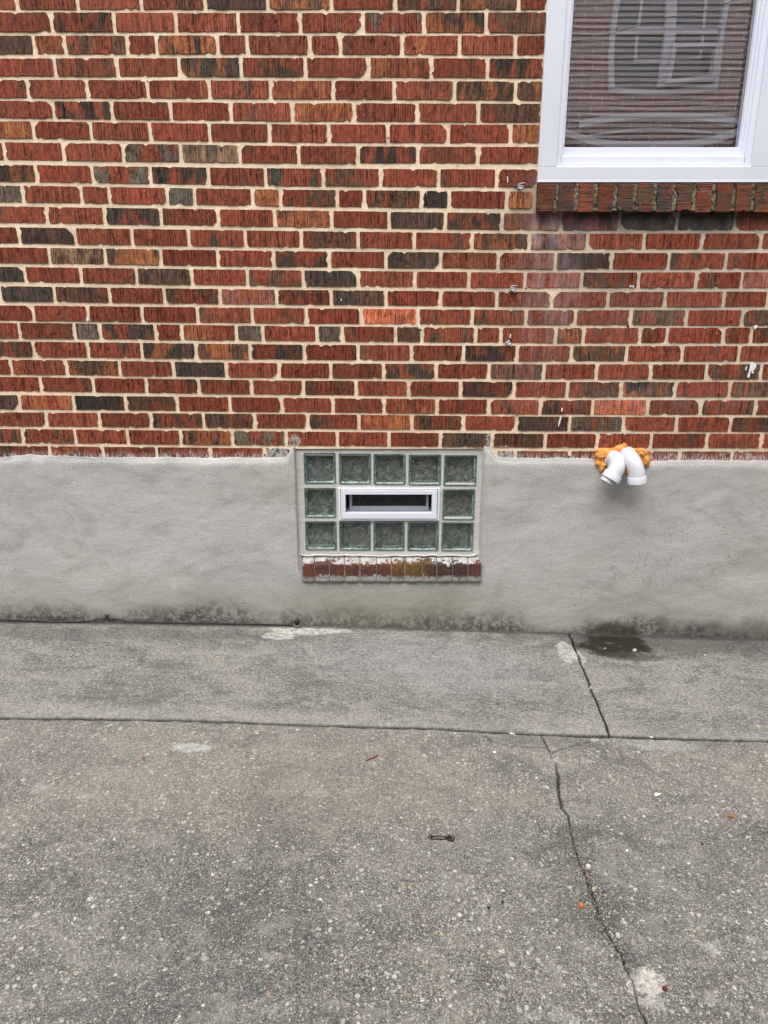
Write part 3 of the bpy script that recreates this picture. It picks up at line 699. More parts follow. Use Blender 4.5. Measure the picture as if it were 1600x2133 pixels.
# --- soldier sill under the upper window: real scored bricks lying on edge, leaning outward
BV.clear(); BQ.clear(); BA.clear(); BB.clear(); BU.clear(); BG.clear(); nbase[0] = 0
sj = [1120, 1160, 1201.5, 1243, 1284, 1325, 1366, 1407, 1448, 1489.5, 1531, 1572, 1613, 1654, 1695, 1736, 1777]
cols = 'RB BR RB RB BR BR DR BR RP RB RB OB RB BR R RB'.split()
YS = -.030
for i, c in enumerate(cols):
    hw = 4.6
    a, b2 = sj[i] + (0 if i == 0 else hw), sj[i + 1] - hw * .9
    top, bot = 379, 441
    A, Bx = W(a, 410, YS)[0], W(b2, 410, YS)[0]
    if Bx > WR + .03: break
    zt_, zb_ = W(a, top, YS)[2], W(a, bot + random.uniform(-1.5, 1.5), YS)[2]
    y0 = YS + random.uniform(-.002, .002)
    brick((A, y0, zb_), (A, y0 + .012, zt_), (Bx, y0, zb_), (Bx, y0 + .012, zt_), (0, -1, .1), c, nu=150, nv=14, chip=.6, pscale=1.15, sq=.5)
    # underside
    BVu = [(A + .001, y0 + .001, zb_ + .001), (Bx - .001, y0 + .001, zb_ + .001), (Bx - .001, .02, zb_ + .004), (A + .001, .02, zb_ + .004)]
    BV.append(np.array(BVu)); BQ.append(np.array([[0, 1, 2, 3]]) + nbase[0]); nbase[0] += 4
    BA.append(np.tile([.1, .06, .045, 1], (4, 1))); BB.append(np.tile([.1, .06, .045, 0], (4, 1))); BU.append(np.array([[0, 0, 1.0]] * 4)); BG.append(np.zeros(4))
nb = sum(len(x) for x in BQ)
zs0, zs1 = W(1200, 439, YS)[2], W(1200, 378, YS)[2]
gx = np.arange(W(1121, 410, YS)[0], WR + .02, .006); gz2 = np.linspace(zs0 + .002, zs1, 14)
X, Z = np.meshgrid(gx, gz2); Yn = YS + .007 + (Z - zs0) * .18 + (fbm(X * 60, Z * 60, 5) - .47) * .010
Vm = np.stack([X.ravel(), Yn.ravel(), Z.ravel()], 1); q = grid_quads(len(gx), 14, nbase[0])
z4 = np.zeros((len(Vm), 4)); z3 = np.zeros((len(Vm), 3))
def mossy_material():
    m = M('mossy_joint'); p = m.pos(); n = m.noise(p, 70, 4, .7); n2 = m.noise(p, 22, 3)
    c = m.mix(m.ramp(n, .42, .58), (.040, .038, .027), (.21, .195, .15)); c = m.mix(m.ramp(n2, .5, .65, 0, .5), c, (.09, .085, .03))
    return m.fin(c, .95, m.bump(n, .8, .004), .1)
MOSSY = mossy_material()
me = np_mesh('sill', np.concatenate(BV + [Vm]), np.concatenate(BQ + [q]), np.concatenate([np.zeros(nb, int), np.ones(len(q), int)]), False,
    {'colA': np.concatenate(BA + [z4]), 'colB': np.concatenate(BB + [z4]), 'uvw': np.concatenate(BU + [z3]), 'groove': np.concatenate(BG + [np.zeros(len(Vm))])})
def sill_brick_material():
    m = M('weathered_sill_brick'); A = attr(m, 'colA'); B = attr(m, 'colB'); U = attr(m, 'uvw'); p = m.pos()
    u, v, sd = m.xyz(U.outputs['Vector'])
    n1 = m.noise(m.comb(u, v, m.mul(sd, 13)), 24, 4, .6, .6)
    c = m.mix(m.ramp(n1, .48, .6), A.outputs['Color'], B.outputs['Color'])
    st = m.noise(m.comb(m.mul(u, 420), m.mul(v, 14), m.mul(sd, 31)), 1.0, 2, .6)
    k = m.mul(m.ramp(st, .30, .66, .40, 1.10), m.ramp(attr(m, 'groove').outputs['Fac'], 0, .8, 1.05, .15))  # groove shade and dirt darkened in the sill brick colour
    c = m.mix(1, c, m.comb(k, k, k), 'MULTIPLY')
    n2 = m.noise(p, 26, 4, .65); c = m.mix(m.ramp(n2, .42, .7, 0, .65), c, (.055, .042, .032))
    n3 = m.noise(p, 48, 3, .6); c = m.mix(m.ramp(n3, .62, .72, 0, .5), c, (.12, .11, .045))
    sp = m.noise(p, 300, 1); c = m.mix(m.ramp(sp, .73, .8, 0, .6), c, (.5, .45, .38))
    return m.fin(c, .85, m.bump(m.noise(p, 400, 3), .5, .0015), .25)
SILLB_M = sill_brick_material()
link('brick_sill', me, [SILLB_M, MOSSY], house)['label'] = 'mossy brick sill under the upper window'

# --- upper window
ZB = W(1120, 380)[2]
gl_l, gl_b = W(1173, 309, .05)[0], W(1173, 309, .05)[2]; gl_r = W(1536, 309, .05)[0]
def frame_boxes(b, x0, x1, z0, z1, wl, wr, wb, wt, y0, y1, m=0):
    b.box(x0, x1, y0, y1, z0, z0 + wb, m); b.box(x0, x1, y0, y1, z1 - wt, z1, m)
    b.box(x0, x0 + wl, y0, y1, z0 + wb, z1 - wt, m); b.box(x1 - wr, x1, y0, y1, z0 + wb, z1 - wt, m)
CL, CR, CB = WL + .0, WR, W(1120, 380, -.006)[2]
zc1 = W(1300, 347, -.006)[2]                    # top of the bottom trim board
in_l = W(1158, 330, .01)[0]; in_r = gl_r + (gl_l - in_l)
b = MB()
frame_boxes(b, CL, CR, CB, WTOP, in_l - CL, CR - in_r, zc1 - CB, .07, -.006, .06)
# hemmed edge of the folded cladding
b.box(CL + .001, CR - .001, -.010, -.006, CB, CB + .004)
win = b.build('window', CLAD, house, bevel=.0015)
win['label'] = 'upper window with pale trim, closed blind and reflections'
b = MB()
z1 = zc1 - .001
frame_boxes(b, in_l - .004, in_r + .004, z1, WTOP - .065, .022, .022, .014, .02, .006, .07)
frame_boxes(b, in_l + .016, in_r - .016, z1 + .006, WTOP - .08, .010, .010, .010, .01, .018, .07)
for px_ in (1186, 1534):
    x = W(px_, 345, .004)[0]; b.box(x - .010, x + .010, .0015, .006, z1 + .001, z1 + .0035); b.box(x - .010, x - .0085, .0015, .006, z1 - .002, z1 + .001); b.box(x + .0085, x + .010, .0015, .006, z1 - .002, z1 + .001)
b.box(in_l + .02, in_r - .02, .012, .07, z1 + .015, gl_b - .033)
b.box(in_l + .02, in_r - .02, .022, .07, gl_b - .034, gl_b - .028)
b.build('frame', VINYL, win, bevel=.0012)
b = MB()
frame_boxes(b, gl_l - .026, gl_r + .026, gl_b - .036, gl_b + 1.0, .026, .026, .036, .04, .030, .060)
frame_boxes(b, gl_l - .0045, gl_r + .0045, gl_b - .0045, gl_b + .964, .005, .005, .005, .005, .038, .050)
zmid = gl_b + 1.0
b.box(gl_l - .026, gl_r + .026, .045, .075, zmid - .01, WTOP - .075)
b.build('sash', VINYL, win, bevel=.0015)
b = MB(); frame_boxes(b, gl_l - .002, gl_r + .002, gl_b - .002, gl_b + .96, .0035, .0035, .003, .003, .0485, .0515); b.build('gasket', plain('dark_gasket', (.10, .12, .15), .6, .3), win)
# slightly bowed sealed pane
def pane_material(name, tint, refl, rough=.0, nbump=0):
    m = M(name); t = m.t; t.nodes.remove(m.b)
    tr = m.n('BsdfTransparent'); tr.inputs[0].default_value = (*tint, 1); gl = m.n('BsdfGlossy'); gl.inputs['Roughness'].default_value = rough
    gl.inputs['Color'].default_value = (1, 1, 1, 1)
    lw = m.n('LayerWeight'); lw.inputs[0].default_value = .15
    fac = m.ramp(lw.outputs['Fresnel'], 0, 1, refl, 1, False)
    if nbump:
        nn = m.bump(m.noise(m.pos(), 70, 3, .6, 1.5), nbump, .004); m.put(gl.inputs['Normal'], nn); m.put(lw.inputs['Normal'], nn)
    mx = m.n('MixShader'); m.put(mx.inputs[0], fac); t.links.new(tr.outputs[0], mx.inputs[1]); t.links.new(gl.outputs[0], mx.inputs[2]); t.links.new(mx.outputs[0], m.out.inputs[0])
    return m.m
PANE = pane_material('sealed_glass_unit', (.98, .98, .98), .45)
n = 40; U, Vv = np.meshgrid(np.linspace(0, 1, n), np.linspace(0, 1, n))
X = gl_l + (gl_r - gl_l) * U; Z = gl_b + .96 * Vv
Yp = .050 + .0008 * np.sin(math.pi * U) * np.sin(math.pi * Vv) + .00010 * np.sin(U * 9 + 2 * Vv) * np.sin(Vv * 14)
link('glass_pane', np_mesh('glass_pane', np.stack([X.ravel(), Yp.ravel(), Z.ravel()], 1), grid_quads(n, n)), [PANE], win)
# mini blind
bl = MB(); z = gl_b + .030; k = 0
while z < gl_b + .95:
    tl = R_(60 + random.uniform(-4, 4)); sag = random.uniform(-.0006, .0006); dx = random.uniform(-.002, .002)
    N = 9; vs = []
    for i in range(N):
        x = gl_l + .004 + dx + (gl_r - gl_l - .008) * i / (N - 1); wz = math.sin(i / (N - 1) * math.pi * 3 + k) * .0007 + random.uniform(-.0003, .0003)
        for s_ in (-1, -.33, .33, 1):
            vs.append((x, .085 - math.cos(tl) * .0125 * s_, z + wz + sag - math.sin(tl) * .0125 * s_ * -1 * -1 + .0016 * (1 - s_ * s_)))
    f = [(i * 4 + j, i * 4 + j + 1, (i + 1) * 4 + j + 1, (i + 1) * 4 + j) for i in range(N - 1) for j in range(3)]
    bl.add(vs, f); z += .0180; k += 1
BLIND = plain('aluminium_slats', (.60, .53, .52), .55, .3, .04, 8)
bd = bl.build('blind', BLIND, win, smooth=True)
b = MB(); b.box(gl_l + .004, gl_r - .004, .076, .094, gl_b + .004, gl_b + .018); b.build('bottom_rail', plain('dark_rail', (.12, .10, .10), .4, .5), win, bevel=.002)
b = MB()
for px_ in (1232, 1378, 1502):
    x = W(px_ - 5, 200, .07)[0]
    b.tube([(x + .001 * math.sin(i * 1.3), .0715, gl_b + .035 + i * .09) for i in range(11)], .0009, 6)
    b.tube([(x, .0715, gl_b + .035), (x - .008, .07, gl_b + .02), (x - .002, .069, gl_b + .008)], .0012, 6)
    for _ in range(5):
        c = np.array((x - .004 + random.uniform(-.008, .008), .069, gl_b + .012 + random.uniform(-.006, .006)))
        b.tube([c + .006 * np.array((math.cos(a), .15 * math.sin(2 * a), math.sin(a) * .8)) for a in np.linspace(0, 6, 12)], .0008, 5)
b.build('blind_cord', plain('cord', (.5, .48, .44), .8, .2), win)
# dark room behind
b = MB()
rx0, rx1, rz0, rz1 = CL + .02, CR - .02, CB + .01, WTOP - .01
b.box(rx0, rx1, .5, .51, rz0, rz1); b.box(rx0, rx0 + .01, .076, .5, rz0, rz1); b.box(rx1 - .01, rx1, .076, .5, rz0, rz1); b.box(rx0 + .01, rx1 - .01, .076, .5, rz0, rz0 + .01); b.box(rx0 + .01, rx1 - .01, .076, .5, rz1 - .01, rz1)
b.build('room_interior', plain('room_paint', (.45, .42, .40), .9, .1), win)

# --- glass block basement window
YB = .009
def zb(px, py): return lambda cx_, cy_: W(590 + cx_ * .28125, 890 + cy_ * .28125, YB)
def BP(cx_, cy_, Y=YB): return W(590 + cx_ * .28125, 890 + cy_ * .28125, Y)
rowsB = [(192, 424, (190, 420, 205, 437)), (452, 680, (448, 672, 458, 690)), (699, 915, (695, 912, 703, 920))]
colsB = [[(152, 390), (412, 652), (668, 908), (928, 1170), (1190, 1435)], [(157, 392), None, None, None, (1180, 1420)], [(163, 397), (415, 650), (667, 900), (920, 1153), (1172, 1410)]]
rects = []
for r_, (yt, yb, q4) in enumerate(rowsB):
    for c_, cc in enumerate(colsB[r_]):
        if cc is None: continue
        f_ = ((cc[0] + cc[1]) / 2 - 270) / 1040
        y0 = q4[0] + (q4[2] - q4[0]) * f_; y1 = q4[1] + (q4[3] - q4[1]) * f_
        a = BP(cc[0], (y0 + y1) / 2); b_ = BP(cc[1], (y0 + y1) / 2)
        rects.append((a[0], b_[0], BP(700, y1)[2], BP(700, y0)[2], r_, c_))
def caulk_material():
    m = M('cream_mortar_frame'); p = m.pos(); n1 = m.noise(m.scale(p, 3, 3, 60), 1, 4, .7); n2 = m.noise(p, 40, 4, .7)
    c = m.mix(m.ramp(n1, .35, .65), (.50, .50, .46), (.60, .60, .565)); c = m.mix(m.ramp(n2, .55, .75, 0, .5), c, (.40, .39, .35))
    return m.fin(c, .6, m.bump(n2, .3, .002), .3)
SUR = caulk_material()
OL, OR_, OT, OB = BP(92, 500)[0], BP(1474, 500)[0], BP(700, 158)[2], BP(700, 948)[2]
b = MB(); e = .003
R = lambda r, c: [q for q in rects if q[4] == r and q[5] == c][0]
ymid01 = None
def hbar(z0, z1, x0=OL, x1=OR_): b.box(x0, x1, YB + .003, YB + .085, z0, z1)
rb = [[max(q[3] for q in rects if q[4] == r), min(q[3] for q in rects if q[4] == r), max(q[2] for q in rects if q[4] == r), min(q[2] for q in rects if q[4] == r)] for r in range(3)]
hbar(rb[0][1] - e, OT); hbar(rb[1][1] - e, rb[0][2] + e); hbar(rb[2][1] - e, rb[1][2] + e); hbar(OB, rb[2][2] + e)
for r in range(3):
    zt_, zl_ = rb[r][1] - e - .0002, rb[r][2] + e + .0002
    xs_ = sorted([(q[0], q[1]) for q in rects if q[4] == r]); prev = OL
    for i, (a, c2) in enumerate(xs_):
        if not (r == 1 and i == 1): b.box(prev, a + e, YB + .0032, YB + .085, zl_, zt_)
        else:
            vx0, vx1 = BP(412, 570)[0], BP(1157, 570)[0]
            b.box(prev, vx0 + .004, YB + .0032, YB + .085, zl_, zt_); b.box(vx1 - .004, a + e, YB + .0032, YB + .085, zl_, zt_)
        prev = c2 - e
    b.box(prev, OR_, YB + .0032, YB + .085, zl_, zt_)
bwin = b.build('basement_window', SUR, house, bevel=.001); bwin['label'] = 'glass block basement window with a small white vent'
TEAL = M('teal_block_glass'); 
def teal(name, c0, c1, rough):
    m = M(name); p = m.pos(); n = m.noise(p, 35, 4, .6, 1.2)
    nb_ = m.bump(m.noise(p, 80, 3, .6, 1.5), .5, .004)
    m.b.inputs['Coat Weight'].default_value = .6; m.b.inputs['Coat Roughness'].default_value = .05
    return m.fin(m.mix(m.ramp(n, .35, .68), c0, c1), rough, nb_, .5)
bpy.data.materials.remove(TEAL.m)
RIM = teal('block_rim_glass', (.05, .09, .083), (.15, .23, .21), .12); TUB = teal('block_inner_glass', (.10, .17, .15), (.60, .70, .66), .25)
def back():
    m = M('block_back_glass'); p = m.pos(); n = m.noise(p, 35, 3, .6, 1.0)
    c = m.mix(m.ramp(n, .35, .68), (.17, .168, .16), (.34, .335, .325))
    for sc_, dist, wd in ((20, 1.4, .022), (31, 1.0, .018)):  # bright refraction swirls of the rippled glass, painted into the back colour
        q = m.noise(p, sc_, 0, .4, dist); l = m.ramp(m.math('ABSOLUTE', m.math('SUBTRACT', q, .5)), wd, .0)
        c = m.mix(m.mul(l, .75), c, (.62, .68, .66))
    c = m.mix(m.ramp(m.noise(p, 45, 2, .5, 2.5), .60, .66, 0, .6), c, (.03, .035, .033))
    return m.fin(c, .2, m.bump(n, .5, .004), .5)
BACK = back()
def wavy():
    m = M('wavy_block_face'); m.b.inputs['Transmission Weight'].default_value = 1; m.b.inputs['IOR'].default_value = 1.42
    m.b.inputs['Base Color'].default_value = (.84, .93, .90, 1); m.b.inputs['Roughness'].default_value = .03
    p = m.pos(); n = m.noise(p, 38, 2, .5, 2.2); r = m.math('ABSOLUTE', m.math('SUBTRACT', n, .5)); r = m.ramp(r, 0, .07)
    m.put(m.b.inputs['Normal'], m.bump(r, .25, .0015)); return m.m
WAVY = wavy()
for (x0, x1, z0, z1, r, c) in rects:
    b = MB(); yf = YB
    rw = .0055                                   # rim
    def ring(x, y, z, i_, rr_=.006, nn=4):
        pts = []
        for (cx_, cz_, a0) in ((x1 - i_ - rr_, z1 - i_ - rr_, 0), (x0 + i_ + rr_, z1 - i_ - rr_, 90), (x0 + i_ + rr_, z0 + i_ + rr_, 180), (x1 - i_ - rr_, z0 + i_ + rr_, 270)):
            for k in range(nn + 1):
                a = R_(a0 + 90 * k / nn); pts.append((cx_ + rr_ * math.cos(a), y, cz_ + rr_ * math.sin(a)))
        return pts
    prof = [(0, .02, 0), (0, .003, 0), (.0015, .0, 0), (.0050, .0, 0), (.0064, .0030, 0), (.0080, .0040, 1), (.0110, .012, 1), (.0125, .03, 1), (.015, .045, 1)]
    vs = []; 
    for (i_, dy, mm) in prof: vs += ring(0, yf + dy, 0, i_)
    n_ = 20
    for k in range(len(prof) - 1):
        b.add([vs[k * n_ + i] for i in range(n_)] + [vs[(k + 1) * n_ + i] for i in range(n_)], [(i, (i + 1) % n_, n_ + (i + 1) % n_, n_ + i) for i in range(n_)], prof[k][2])
    b.add(ring(0, yf + .045, 0, .015), [tuple(range(n_))], 2)
    # rippled front skin
    n2 = 56; U, Vv = np.meshgrid(np.linspace(0, 1, n2), np.linspace(0, 1, n2)); k = random.random() * 50
    X = x0 + .0068 + (x1 - x0 - .0136) * U; Z = z0 + .0068 + (z1 - z0 - .0136) * Vv
    rr_ = np.hypot(U - .5, Vv - .5); an = np.arctan2(Vv - .5, U - .5)
    wx = fbm(U * 4 + k, Vv * 4, 2) * 2.2; hh = np.abs(fbm(rr_ * 11 + wx + k, an * 1.6 + wx * 1.5, 5, 3) - .44) ** .7 * .0022 * np.clip((.66 - rr_) * 6, 0.25, 1)
    Yw = yf + .0075 - hh - .0015 * np.clip(1 - rr_ * 2, 0, 1)
    b.add(np.stack([X.ravel(), Yw.ravel(), Z.ravel()], 1), [tuple(q) for q in grid_quads(n2, n2)], 3)
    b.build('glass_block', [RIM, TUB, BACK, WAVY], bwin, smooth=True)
# vent insert
vx0, vx1, vz0, vz1 = BP(410, 570)[0], BP(1158, 570)[0], BP(700, 688)[2], BP(700, 450)[2]
ox0, ox1, oz0, oz1 = BP(462, 560)[0], BP(1100, 560)[0], BP(700, 630)[2], BP(700, 494)[2]
b = MB()
frame_boxes(b, vx0, vx1, vz0, vz1, .0085, .0085, .0065, .006, YB - .006, YB + .03)
frame_boxes(b, vx0 + .0105, vx1 - .0105, vz0 + .0085, vz1 - .0075, ox0 - vx0 - .0105, vx1 - .0105 - ox1, oz0 - vz0 - .0085, vz1 - .0075 - oz1, YB - .010, YB + .02)
b.build('vent_frame', VINYL, bwin, bevel=.0012)
b = MB(); frame_boxes(b, ox0 - .004, ox1 + .004, oz0 - .004, oz1 + .004, .004, .004, .004, .004, YB + .012, YB + .08)
b.build('vent_channel', plain('shaded_vinyl', (.30, .32, .37), .5, .3), bwin)
ix0, ix1, iz0, iz1 = BP(490, 560, YB + .04)[0], BP(1078, 560, YB + .04)[0], BP(700, 612, YB + .04)[2], BP(700, 496, YB + .04)[2]
b = MB(); frame_boxes(b, ix0, ix1, iz0, iz1 + .01, .011, .011, .016, .008, YB + .035, YB + .055); b.build('screen_frame', VINYL_GREY, bwin, bevel=.001)
b = MB(); b.box(ix0 + .005, ix1 - .005, YB + .048, YB + .050, iz0 + .005, iz1 + .005); b.build('insect_screen', SCREEN, bwin)
b = MB(); b.box(OL, OR_, YB + .086, YB + .09, OB, OT); b.build('window_back', DARKROOM, bwin)
b = MB()
for px_ in (712.5, 908):
    b = MB(); c = W(px_, 1050, YB - .011); b.box(c[0] - .0018, c[0] + .0018, YB - .014, YB - .009, c[2] - .0018, c[2] + .0018); b.build('latch', VINYL, bwin)

# --- peeling painted sill under the glass blocks
def peel_material():
    m = M('peeling_painted_brick'); p = m.pos(); px, py, pz = m.xyz(p)
    n = m.noise(p, 26, 5, .7); n2 = m.noise(m.scale(p, 60, 60, 300), 1, 3, .7); n3 = m.noise(p, 90, 4, .75)
    c = m.mix(m.ramp(n, .35, .65), (.17, .050, .030), (.075, .040, .030)); c = m.mix(m.ramp(n2, .5, .68, 0, .7), c, (.04, .03, .027))
    g = W(885, 1183, -.02); mk = m.blob(px, pz, g[0], g[2], .13, .03, n, .4, .4); c = m.mix(m.mul(mk, m.ramp(n3, .42, .6, .1, .8)), c, (.17, .13, .02))
    g = W(935, 1185, -.02); mk = m.blob(px, pz, g[0], g[2], .10, .05, n, .4, .4); c = m.mix(m.mul(mk, .7), c, (.03, .024, .022))
    zt_, ze, zl = W(800, 1160, -.0)[2], W(800, 1176, -.02)[2], W(800, 1200, -.02)[2]
    wv = m.addm(pz, m.mul(m.math('SUBTRACT', n3, .5), .06)); wv = m.addm(wv, m.mul(m.math('SUBTRACT', n, .5), .06)); wv = m.addm(wv, m.mul(m.math('SUBTRACT', m.noise(p, 11, 3), .5), .07))
    up = m.ramp(wv, ze + .006, ze + .010); dn = m.ramp(wv, zl + .003, zl - .001)
    crumbs = m.ramp(n3, .66, .69)
    wh = m.math('MAXIMUM', m.math('MAXIMUM', up, dn), crumbs)
    pale = m.mix(m.ramp(n, .4, .6), (.33, .32, .30), (.47, .475, .48)); redw = m.mul(m.ramp(n, .50, .44), m.mul(m.ramp(wv, ze + .020, ze + .008), m.ramp(wv, ze - .014, ze - .002)))
    pale = m.mix(m.mul(redw, .45), pale, (.50, .20, .16))
    c = m.mix(wh, c, pale)
    c = m.mix(m.mul(m.ramp(m.noise(p, 120, 4, .8), .5, .68), .6), c, (.14, .125, .10)); c = m.mix(m.mul(m.ramp(pz, zl + .006, zl - .006), .5), c, (.22, .21, .18))
    return m.fin(c, .85, m.bump(m.addm(n2, m.mul(wh, 1.2)), .5, .002), .2)
PEEL = peel_material()
cs = [630, 655, 686, 717, 750, 784, 815, 844, 880, 910, 943, 975, 1003]
b = MB()
for i in range(12):
    a, c2 = cs[i] + .9, cs[i + 1] - .9
    yo = random.uniform(-.002, .002); Yf = -.022 + yo
    xa, xb = W(a, 1190, Yf)[0], W(c2, 1190, Yf)[0]
    zt0 = BP(700, 950)[2] + .004; ze = W(800, 1175 + random.uniform(-1, 1), Yf)[2]; zl = W(800, 1213, Yf)[2]
    prof = [(YB + .01, zt0), (.016, zt0 - .006), (-.006, ze + .010), (Yf + .003, ze + .002), (Yf, ze - .003)]
    prof += [(Yf + random.uniform(-.0007, .0007), ze - .003 + (zl - ze + .003) * k / 8) for k in range(1, 8)]
    prof += [(Yf, zl), (.02, zl + .001)]
    NX = 7; vs = []
    for j in range(NX):
        x = xa + (xb - xa) * j / (NX - 1)
        for (y, z) in prof: vs.append((x, y + (.0045 if j in (0, NX - 1) else 0) + random.uniform(-.0008, .0008), z + random.uniform(-.0008, .0008)))
    n_ = len(prof)
    b.add(vs, [(j * n_ + k, j * n_ + k + 1, (j + 1) * n_ + k + 1, (j + 1) * n_ + k) for j in range(NX - 1) for k in range(n_ - 1)])
b.build('painted_brick_sill', PEEL, house, smooth=True)['label'] = 'peeling painted brick sill under the glass blocks'
# bed behind those bricks, undercut shadow gap, cement fillets at both ends
b = MB(); x0, x1 = W(628, 1190, -.015)[0], W(1004, 1190, -.015)[0]; zl = W(800, 1213, -.02)[2]
vs = []
prof = [(YB + .01, BP(700, 950)[2] + .003), (-.002, W(800, 1173, 0)[2]), (-.0165, W(800, 1178, -.02)[2]), (-.0165, zl + .001), (.02, zl + .002)]
b.add([(x, y, z) for x in (x0, x1) for (y, z) in prof], [(k, k + 1, 5 + k + 1, 5 + k) for k in range(4)])
b.build('sill_bed', plain('grey_bedding', (.24, .225, .20), .9, .1, .3, 60, .4), house)
b = MB()
for side, (xa, xb) in ((-1, (BWL - .012, BWL + .024)), (1, (BWR - .024, BWR + .012))):
    n_ = 14; vs = []
    for i in range(n_):
        z = W(800, 1212)[2] + (OB + .012 - W(800, 1212)[2]) * i / (n_ - 1); t_ = i / (n_ - 1)
        for j in range(6):
            x = xa + (xb - xa) * j / 5
            inn = j / 5 if side < 0 else 1 - j / 5
            y = -.0135 + .005 * inn + t_ ** 2 * inn * .040 + random.uniform(-.001, .001)
            vs.append((x, y, z))
    b.add(vs, [(i * 6 + j, i * 6 + j + 1, (i + 1) * 6 + j + 1, (i + 1) * 6 + j) for i in range(n_ - 1) for j in range(5)])
    b.build('cement_fillet', STUCCO, house, smooth=True); b = MB()
# caulk beads round the glass block frame
b = MB()
pts = [(OL + .001, YB + .002, OT), (OL + .001, YB + .002, OB + .02), (OL + .008, YB, OB + .006), (OL + .02, YB - .002, OB + .001)] + [(OL + .02 + (OR_ - OL - .04) * i / 24, YB - .002 + random.uniform(-.001, .001), OB + random.uniform(-.003, .003)) for i in range(1, 24)] + [(OR_ - .02, YB - .002, OB + .001), (OR_ - .006, YB, OB + .008), (OR_ - .001, YB + .002, OB + .03), (OR_ - .001, YB + .002, OT)]
b.tube(pts, .004, 8); b.build('caulk_bead', SUR, house, smooth=True)
# paint splashes and drips on the brick
b = MB()
def splat(pts, Y=-.0035):
    b = MB(); b.prism([(W(a, c, Y)[0], W(a, c, Y)[2]) for a, c in pts], Y, Y + .006); b.build('paint_splash', WHITEP, house)
splat([(1563, 757), (1568, 754), (1575, 758), (1576, 763), (1572, 770), (1569, 772), (1571, 776), (1567, 779), (1566, 773), (1564, 774), (1562, 784), (1559, 788), (1557, 784), (1560, 775), (1562, 766)])
splat([(1555, 762), (1557, 764), (1555, 771), (1553, 771)])
splat([(1170.5, 849), (1173, 851), (1171, 858), (1169, 857)]); splat([(1168, 866), (1170, 868), (1166, 884), (1163, 890), (1164, 880)])
splat([(1063, 695), (1065, 696), (1064, 704), (1062, 704)]); splat([(1057, 367), (1058.5, 367), (1058.5, 380), (1057, 380)])
splat([(710, 622), (711.5, 622), (711.5, 627), (710, 627)])
splat([(1313, 594), (1316, 594), (1315, 598), (1312, 598)]); splat([(1318, 595), (1321, 594), (1320, 599), (1318, 599)])
splat([(871, 680), (877, 679), (879, 684), (873, 685)]); splat([(1570, 680), (1576, 677), (1579, 680), (1572, 686)]); splat([(179, 663), (184, 661), (186, 667), (181, 670)])
# small dark holes
b = MB()
for (a, c, r_) in ((1096, 600, 1.8), (1309, 680, 2.6), (1248 - 62, 951, 2), (306, 168, 1.2), (901, 151, 1.5), (739, 81, 1.2), (812, 90, 1.2), (1077, 866, 1.5), (953, 345, 1.2), (570, 34, 1), (551, 948, 2.2), (1183, 952, 2), (808, 286, 1.4)):
    b = MB()
    p0 = W(a, c, -.0012); rr_ = r_ / 560
    b.prism([(p0[0] + rr_ * math.cos(t) * random.uniform(.7, 1.2), p0[2] + rr_ * math.sin(t) * random.uniform(.6, 1)) for t in np.linspace(0, 6.28, 9)[:-1]], -.0012, .006)
    b.build('nail_hole', DARKROOM, house)

# ------------------------------------------------------------------ vent pipes and foam
def smooth_path(P, n=40):
    P = np.array(P); t = np.linspace(0, len(P) - 1, n); out = []
    for s in t:
        i = min(int(s), len(P) - 2); u = s - i
        p0, p1, p2, p3 = P[max(i - 1, 0)], P[i], P[i + 1], P[min(i + 2, len(P) - 1)]
        out.append(.5 * ((2 * p1) + (-p0 + p2) * u + (2 * p0 - 5 * p1 + 4 * p2 - p3) * u * u + (-p0 + 3 * p1 - 3 * p2 + p3) * u ** 3))
    return out
def pipe(name, pxs, rad, label, stub=None):
    P = [W(a, b_, c) for a, b_, c in pxs]; path = smooth_path(P)
    base = P[0]
    root = empty(name, base); tag(root, label, 'vent pipe')
    b = MB(); b.tube(path, rad, 32, (True, False)); 
    o = b.build('elbow', PVC, None, smooth=True); o.parent = root; o.matrix_parent_inverse.identity(); o.location = -base
    d = path[-1] - path[-3]; d /= np.linalg.norm(d); e = path[-1]
    b = MB(); L = .026
    b.tube([e - d * L, e - d * L, e - d * (L - .002), e - d * .001, e, e, e - d * .03], [rad * .98, rad * 1.11, rad * 1.145, rad * 1.145, rad * 1.11, rad * .93, rad * .92], 32, (False, False))
    o = b.build('collar', PVC, None, smooth=False, bevel=0); o.parent = root; o.location = -base
    o.data.polygons.foreach_set('use_smooth', [True] * len(o.data.polygons)); md = o.modifiers.new('e', 'EDGE_SPLIT'); md.split_angle = R_(35)
    # socket ring near the wall
    d0 = path[9] - path[7]; d0 /= np.linalg.norm(d0); c0 = path[8]
    b = MB(); b.tube([c0 - d0 * .012, c0 - d0 * .0115, c0 + d0 * .0095, c0 + d0 * .010], [rad, rad * 1.09, rad * 1.09, rad], 32, (False, False)); o = b.build('socket', PVC, None, smooth=False); o.parent = root; o.location = -base
    b = MB(); b.tube([e - d * .029, e - d * .0295], [rad * .93] * 2, 32, (True, True)); o = b.build('bore', DARKROOM, None); o.parent = root; o.location = -base
    if stub is not None:
        q = e + np.array(stub); b = MB(); b.tube([q - d * .035, q + d * .012, q + d * .012, q - d * .02], [rad * .84, rad * .84, rad * .76, rad * .75], 28, (False, False)); o = b.build('inner_pipe', PVC, None, smooth=True); o.parent = root; o.location = -base
        md = o.modifiers.new('e', 'EDGE_SPLIT'); md.split_angle = R_(35)
